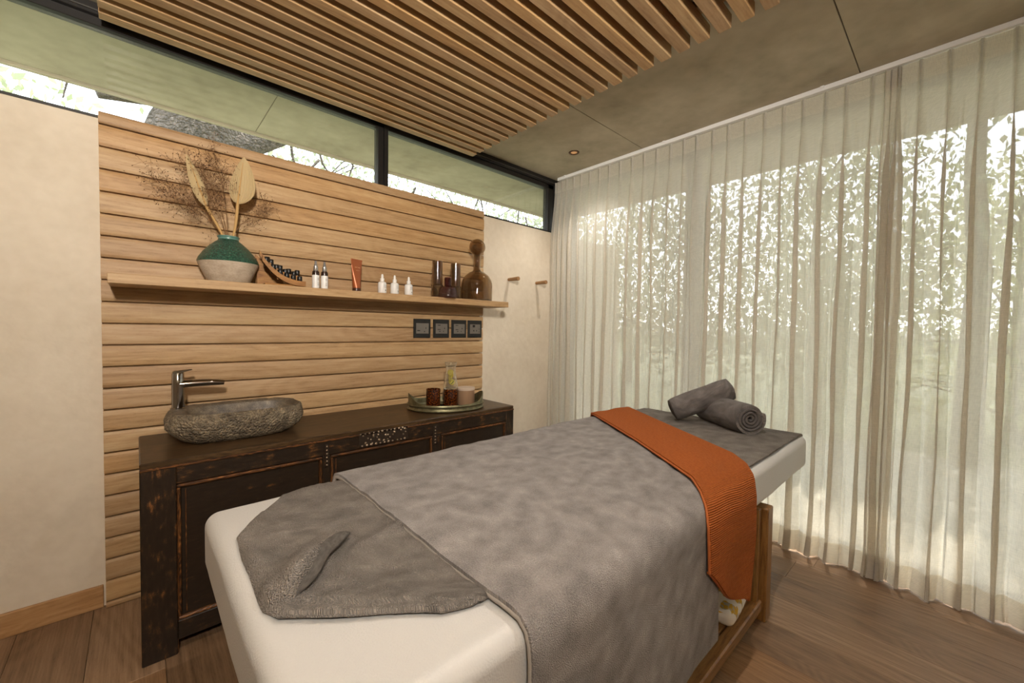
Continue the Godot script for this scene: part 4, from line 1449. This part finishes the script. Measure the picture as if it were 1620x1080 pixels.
func oil_rack() -> void:
	var o := Vector3(0.512, SHELF_Y, -2.165)
	var t := thing("oil_rack", "curved two-tier wooden rack of small oil bottles beside the vase", "rack", o)
	# two curved rails sweep down from the vase; the bottles stand behind each
	for d in [[0.0, 0.048, "rail"], [0.030, -0.012, "rail"]]:
		var poly := PackedVector2Array()
		var upper := PackedVector2Array()
		for k in 15:
			var u := k / 14.0
			var x := lerpf(-0.095, 0.085, u)
			var y: float = 0.018 + 0.102 * pow(1.0 - u, 2.6) + d[0]
			poly.append(Vector2(x, y - 0.013))
			upper.append(Vector2(x, y + 0.011))
		upper.reverse()
		poly.append_array(upper)
		mi("rail", prism(poly, 0.010), M.rack_wood, t, Vector3(0, 0, d[1]))
	mi("end_board", prism(PackedVector2Array([Vector2(-0.098, 0.0), Vector2(-0.012, 0.0), Vector2(-0.060, 0.060), Vector2(-0.094, 0.128), Vector2(-0.100, 0.128)]), 0.016), M.rack_wood, t, Vector3(0, 0, -0.050))
	mi("base", box(Vector3(0.165, 0.010, 0.10), 0.002, 0, off(), Vector3(0.0, 0.005, -0.01)), M.rack_wood, t)
	mi("back_board", prism(PackedVector2Array([Vector2(-0.098, 0.0), Vector2(0.086, 0.0), Vector2(0.086, 0.045), Vector2(0.0, 0.075), Vector2(-0.06, 0.120), Vector2(-0.10, 0.150)]), 0.008), M.rack_wood, t, Vector3(0, 0, -0.075))
	var proto: Node3D
	var spots := []
	for k in 6:
		var u := 0.12 + 0.155 * k
		spots.append(Vector3(lerpf(-0.095, 0.085, u), 0.012 + 0.102 * pow(1.0 - u, 2.6), 0.022))
	for k in 8:
		var u := 0.20 + 0.105 * k
		spots.append(Vector3(lerpf(-0.095, 0.085, u), 0.038 + 0.102 * pow(1.0 - u, 2.6) + 0.010 * (k % 2), -0.030 - 0.016 * (k % 2)))
	for k in spots.size():
		var p: Vector3 = o + spots[k]
		p.y = maxf(p.y, SHELF_Y + 0.0105)
		var row := "front" if k < 6 else "rear"
		var b: Node3D
		if k == 0:
			b = thing("oil_bottle", "", "bottle", p)
			mi("vial", lathe([Vector2(0, 0), Vector2(0.0105, 0), Vector2(0.011, 0.001), Vector2(0.011, 0.017), Vector2(0.007, 0.020), Vector2(0, 0.020)], 16), M.dark_bottle, b)
			mi("cap", lathe([Vector2(0.0108, 0.019), Vector2(0.0114, 0.020), Vector2(0.0110, 0.040), Vector2(0.0098, 0.042), Vector2(0, 0.042)], 14), M.black_cap, b)
			proto = b
		else:
			b = copy_thing(proto, p)
		b.set_meta("label", "tiny black-capped oil bottle in the %s row of the rack" % ("lower" if row == "front" else "upper"))
		b.set_meta("group", "oil bottles in the %s row" % ("lower" if row == "front" else "upper"))

func dried_palm(label: String, root: Vector3, mid: Vector3, neck: Vector3, tip: Vector3, half: float, turn: float) -> void:
	var t := thing("dried_palm_leaf", label, "dried leaf", root)
	var st := []
	for k in 9:
		var u := k / 8.0
		st.append(root.lerp(mid, u).lerp(mid.lerp(neck, u), u) - root)
	mi("stalk", tube(st, [0.0042, 0.0042, 0.0044, 0.0046, 0.005, 0.0054, 0.006, 0.0064, 0.006], 8), M.dry_stalk, t)
	var axis := (tip - neck).normalized()
	var side := axis.cross(Vector3(0.68, 0, -0.73)).normalized().rotated(axis, turn)
	var front := side.cross(axis)
	var len_ := (tip - neck).length()
	for s in [-1.0, 1.0]:
		var rows := []
		for i in 25:
			var u := i / 24.0
			var w := half * pow(sin(PI * pow(u, 0.82) * 0.985 + 0.03), 0.75) * (1.0 if s < 0.0 else 0.86)
			var row := []
			for j in 25:
				var q := j / 24.0
				var pleat: float = 0.0034 * [0.0, 1.0, 0.0, -1.0][j % 4] * q * smoothstep(1.0, 0.6, u)
				row.append(neck - root + axis * (u * len_ - 0.012 * q * sin(PI * u)) + side * s * q * w + front * (0.30 * w * q * q + pleat))
			rows.append(row)
		mi("pleated_blade", grid(rows), M.dry_leaf, t)
	var rib := []
	var rr := []
	for k in 8:
		rib.append(neck - root + axis * len_ * k / 8.0 + front * -0.002)
		rr.append(lerpf(0.004, 0.001, k / 7.0))
	mi("midrib", tube(rib, rr, 6), M.dry_stalk, t)

func dried_grass(root: Vector3, head: Vector3, seed_: int, spread: float, share: float) -> void:
	var t := thing("dried_grass_spray", "fine brown dried grass spray with tiny seeds in the vase", "dried grass", root, "dried grass sprays in the vase")
	var g := RandomNumberGenerator.new()
	g.seed = seed_
	var stems := new_st()
	var seeds := new_st()
	var h := head - root
	var bend := Vector3(0, h.y * 0.55, 0) + h * 0.18
	var main := []
	for k in 9:
		var u := k / 8.0
		main.append((Vector3.ZERO).lerp(bend, u).lerp(bend.lerp(h, u), u))
	add_tube(stems, main, [0.0016, 0.0015, 0.0014, 0.0013, 0.0012, 0.0011, 0.001, 0.0009, 0.0007], 4)
	for b in int(30 * share):
		var u := g.randf_range(0.38, 1.0)
		var i := mini(int(u * 8.0), 7)
		var p: Vector3 = (main[i] as Vector3).lerp(main[i + 1], u * 8.0 - i)
		var d := (h.normalized() * 0.8 + Vector3(g.randfn(), g.randfn(), g.randfn() * 0.6) * 0.75).normalized()
		var l := g.randf_range(0.4, 1.0) * spread
		var q := p + d * l + Vector3(0, 0.01, 0)
		if q.z < -2.29 - root.z:
			q.z = -2.29 - root.z
		add_tube(stems, [p, p.lerp(q, 0.5) + Vector3(0, 0.006, 0), q], [0.0006, 0.0005, 0.0004], 3)
		for k in 9:
			var w := g.randf_range(0.35, 1.0)
			var a := p.lerp(q, w)
			var e := a + Vector3(g.randfn(), g.randfn(), g.randfn() * 0.6) * 0.017
			if e.z < -2.29 - root.z:
				e.z = -2.29 - root.z
			add_tube(stems, [a, e], [0.00035, 0.0003], 3)
			var r := g.randf_range(0.0010, 0.0019)
			var dn := (e - a).normalized() * r * 1.7
			add_tube(seeds, [e - dn, e, e + dn], [r * 0.3, r, r * 0.2], 4)
	mi("stems", stems.commit(), M.dry_grass, t)
	var s := mi("seeds", seeds.commit(), M.dry_seed, t)
	s.set_meta("kind", "stuff")

# ---------------------------------------------------------------- sockets and pegs
func wall_fittings() -> void:
	var xs := [1.333, 1.475, 1.616, 1.751]
	var words := ["first wall socket plate from the vase end of the row", "second wall socket plate from the vase end of the row", "third wall socket plate from the vase end of the row", "wall socket plate beside the plastered wall, last of the row"]
	for k in 4:
		var t := thing("wall_socket", "black " + words[k], "socket", Vector3(xs[k], 1.156, CLAD_Z + 0.0005), "black wall sockets under the shelf")
		mi("plate", box(Vector3(0.122, 0.120, 0.008), 0.002, 0, Vector2.ZERO, Vector3(0, 0, 0.004)), M.socket_plate, t)
		var m := mi("module", box(Vector3(0.090, 0.066, 0.003), 0.001, 0, Vector2.ZERO, Vector3(0, 0, 0.0092)), M.socket_module, t)
		var holes := []
		if k == 0:
			holes = [[-0.028, -0.014, 0.020, 0.006], [0.024, 0.002, 0.006, 0.006], [0.014, -0.020, 0.006, 0.006]]
		elif k < 3:
			holes = [[-0.020, 0.022, 0.022, 0.004], [-0.020, -0.006, 0.022, 0.004], [-0.014, -0.018, 0.012, 0.004], [0.022, 0.002, 0.006, 0.007], [0.014, -0.018, 0.005, 0.005]]
		else:
			holes = [[-0.012, 0.020, 0.020, 0.016], [-0.012, -0.012, 0.008, 0.008], [0.012, -0.012, 0.006, 0.008], [0.034, 0.0, 0.004, 0.006], [0.034, -0.020, 0.004, 0.006]]
		for h in holes:
			mi("slot", box(Vector3(h[2], h[3], 0.0012), 0.0003, 0, Vector2.ZERO, Vector3(h[0], h[1], 0.0109)), M.hole, m)
		for x in [-0.015, 0.015]:
			mi("divider", box(Vector3(0.0012, 0.066, 0.0008), 0.0, 0, Vector2.ZERO, Vector3(x, 0, 0.0108)), M.label_print, m)
	for d in [[2.105, "round wooden coat peg on the plaster beside the shelf end"], [2.41, "round wooden coat peg on the plaster beside the curtain"]]:
		var p := thing("coat_peg", d[1], "peg", Vector3(d[0], 1.538, WALL_Z), "coat pegs on the plastered wall")
		var a := mi("dowel", lathe([Vector2(0.0, 0.0), Vector2(0.0115, 0.0), Vector2(0.0145, 0.085), Vector2(0.0155, 0.108), Vector2(0.0145, 0.112), Vector2(0, 0.112)], 24), M.beech, p)
		a.rotation = Vector3(PI / 2, 0, 0)

# ---------------------------------------------------------------- outside
func tree(label: String, at: Vector3, height: float, spread: float, leaves: int, leaf: float, m: Material, seed_: int, trunk_r := 0.12, low := 0.35, group := "trees outside the glass wall") -> void:
	var t := thing("garden_tree", label, "tree", at, group)
	var g := RandomNumberGenerator.new()
	g.seed = seed_
	var tr := []
	var rr := []
	for k in 7:
		var u := k / 6.0
		tr.append(Vector3(g.randfn() * 0.06 * u, height * 0.8 * u, g.randfn() * 0.06 * u))
		rr.append(trunk_r * (1.0 - 0.75 * u))
	mi("trunk", tube(tr, rr, 10), M.bark, t)
	var tips := []
	for k in 26:
		var u := g.randf_range(low, 1.0)
		var p := Vector3(0, height * 0.8 * u, 0)
		var a := g.randf() * TAU
		var w := spread * (0.45 + 0.55 * sin(PI * clampf(u * 0.95, 0, 1)))
		var q := p + Vector3(cos(a) * w, g.randf_range(0.0, 0.28) * height, sin(a) * w) * g.randf_range(0.6, 1.0)
		mi("branch", tube([p, p.lerp(q, 0.5) + Vector3(0, 0.08, 0), q], [trunk_r * 0.22, trunk_r * 0.13, 0.008], 5), M.bark, t)
		for s in 3:
			tips.append(p.lerp(q, 0.4 + 0.3 * s))
	var v := PackedVector3Array()
	var nn := PackedVector3Array()
	var id := PackedInt32Array()
	v.resize(leaves * 4)
	nn.resize(leaves * 4)
	id.resize(leaves * 6)
	for k in leaves:
		var tip: Vector3 = tips[g.randi_range(0, tips.size() - 1)]
		var p := tip + Vector3(g.randfn(), g.randfn() * 0.8, g.randfn()) * spread * 0.26
		p.y = maxf(p.y, 0.05)
		var b := Basis.from_euler(Vector3(g.randf() * TAU, g.randf() * TAU, g.randf() * TAU)).scaled(Vector3.ONE * leaf * g.randf_range(0.6, 1.3))
		v[k * 4] = p
		v[k * 4 + 1] = p + b * Vector3(0.24, 0.05, 0.45)
		v[k * 4 + 2] = p + b.z
		v[k * 4 + 3] = p + b * Vector3(-0.24, 0.05, 0.45)
		var n := b.y.normalized()
		for q in 4:
			nn[k * 4 + q] = n
		var at6 := k * 6
		id[at6] = k * 4
		id[at6 + 1] = k * 4 + 1
		id[at6 + 2] = k * 4 + 2
		id[at6 + 3] = k * 4
		id[at6 + 4] = k * 4 + 2
		id[at6 + 5] = k * 4 + 3
	var arr := []
	arr.resize(Mesh.ARRAY_MAX)
	arr[Mesh.ARRAY_VERTEX] = v
	arr[Mesh.ARRAY_NORMAL] = nn
	arr[Mesh.ARRAY_INDEX] = id
	var am := ArrayMesh.new()
	am.add_surface_from_arrays(Mesh.PRIMITIVE_TRIANGLES, arr)
	var f := mi("foliage", am, m, t)
	f.set_meta("kind", "stuff")

func outside() -> void:
	var gr := MeshInstance3D.new()
	gr.name = "ground"
	gr.mesh = span(-30, 40, -0.4, -0.14, -40, 30, 0.0)
	gr.material_override = M.lawn
	add_child(gr)
	tag(gr, "green lawn outside the room", "lawn")
	gr.set_meta("kind", "structure")
	var te := struct("bounce_terrace", "added pale stone slabs that bounce light in through the glass wall", "bounce_terrace")  # added ground slabs, put in to bounce sunlight into the room
	for i in 4:
		for k in 8:
			mi("bounce_paver", span(2.92 + 0.75 * i + 0.004, 2.92 + 0.75 * (i + 1) - 0.004, -0.14, -0.06, -3.0 + 0.75 * k + 0.004, -3.0 + 0.75 * (k + 1) - 0.004, 0.004), M.bounce_paving, te)
	# the old tree leaning past the clerestory
	var o := thing("old_tree", "thick grey barked tree trunk leaning behind the clerestory window", "tree", Vector3(-0.1, -0.14, -4.6))
	mi("trunk", tube([Vector3(-0.15, 0, -0.1), Vector3(0.0, 1.2, 0.0), Vector3(0.28, 2.3, 0.2), Vector3(0.46, 2.85, 0.3), Vector3(0.62, 3.3, 0.35), Vector3(0.75, 4.6, 0.3), Vector3(0.8, 6.5, 0.1)], [0.40, 0.33, 0.29, 0.29, 0.24, 0.2, 0.1], 20), M.bark, o)
	mi("limb", tube([Vector3(0.55, 2.70, 0.3), Vector3(0.82, 2.88, 0.32), Vector3(1.1, 3.06, 0.3), Vector3(1.7, 3.6, 0.2), Vector3(2.6, 4.2, 0.0)], [0.15, 0.11, 0.085, 0.07, 0.04], 12), M.bark, o)
	mi("limb", tube([Vector3(0.5, 3.1, 0.3), Vector3(0.2, 3.06, 0.33), Vector3(-0.1, 2.97, 0.35)], [0.12, 0.07, 0.045], 12), M.bark, o)
	var tw := RandomNumberGenerator.new()
	tw.seed = 9
	for k in 34:
		var s := Vector3(tw.randf_range(-0.4, 4.6), tw.randf_range(3.0, 4.2), tw.randf_range(-0.4, 0.5))
		var e := s + Vector3(tw.randf_range(-0.5, 0.5), tw.randf_range(-0.7, -0.2), tw.randf_range(-0.2, 0.2))
		mi("twig", tube([s, s.lerp(e, 0.5) + Vector3(tw.randfn() * 0.06, tw.randfn() * 0.05, 0), e], [0.016, 0.011, 0.004], 5), M.bark, o)
	tree("sparse pale green tree beyond the clerestory window", Vector3(-1.4, -0.14, -7.2), 4.6, 1.5, 6500, 0.11, M.leaf_pale, 61, 0.09, 0.5, "trees behind the clerestory")
	tree("leafy green tree beyond the clerestory window", Vector3(2.6, -0.14, -8.6), 5.0, 2.0, 5200, 0.11, M.leaf_olive, 62, 0.1, 0.4, "trees behind the clerestory")
	tree("leafy tree beyond the end of the clerestory", Vector3(5.4, -0.14, -7.6), 4.8, 1.9, 5200, 0.10, M.leaf_olive, 63, 0.1, 0.4, "trees behind the clerestory")
	for k in 3:
		tree("spreading tree arching over the curtained glass wall", Vector3(5.7, -0.14, [-2.4, 0.1, 2.3][k]), 7.0, 1.8, 9000, 0.095, M.leaf_green, 90 + k, 0.11, 0.62, "spreading trees beside the glass wall")
	var spots := [[5.6, -4.6, 5.2, 1.5, 6000], [6.6, -2.9, 4.6, 1.5, 6500], [6.3, -1.2, 4.0, 1.35, 6500], [7.6, 0.5, 3.3, 1.6, 5500], [6.6, 2.0, 3.1, 1.4, 4500], [9.2, -5.6, 6.0, 2.2, 5000], [10.4, -1.6, 4.4, 2.2, 5000], [10.8, 3.4, 4.0, 2.2, 4000]]
	var mats := [M.leaf_green, M.leaf_deep, M.leaf_green, M.leaf_lime, M.leaf_green, M.leaf_deep, M.leaf_green, M.leaf_deep]
	for k in spots.size():
		var s: Array = spots[k]
		tree("leafy garden tree behind the sheer curtains", Vector3(s[0], -0.14, s[1]), s[2], s[3], s[4], 0.10, mats[k], 70 + k, 0.09, 0.1)

func _ready() -> void:
	rng.seed = 2024
	camera_and_light()
	materials()
	room()
	outside()
	cladding()
	slat_ceiling()
	curtains()
	bed()
	sideboard()
	basin()
	oval_tray()
	shelf()
	wall_fittings()
	ceiling_lights()
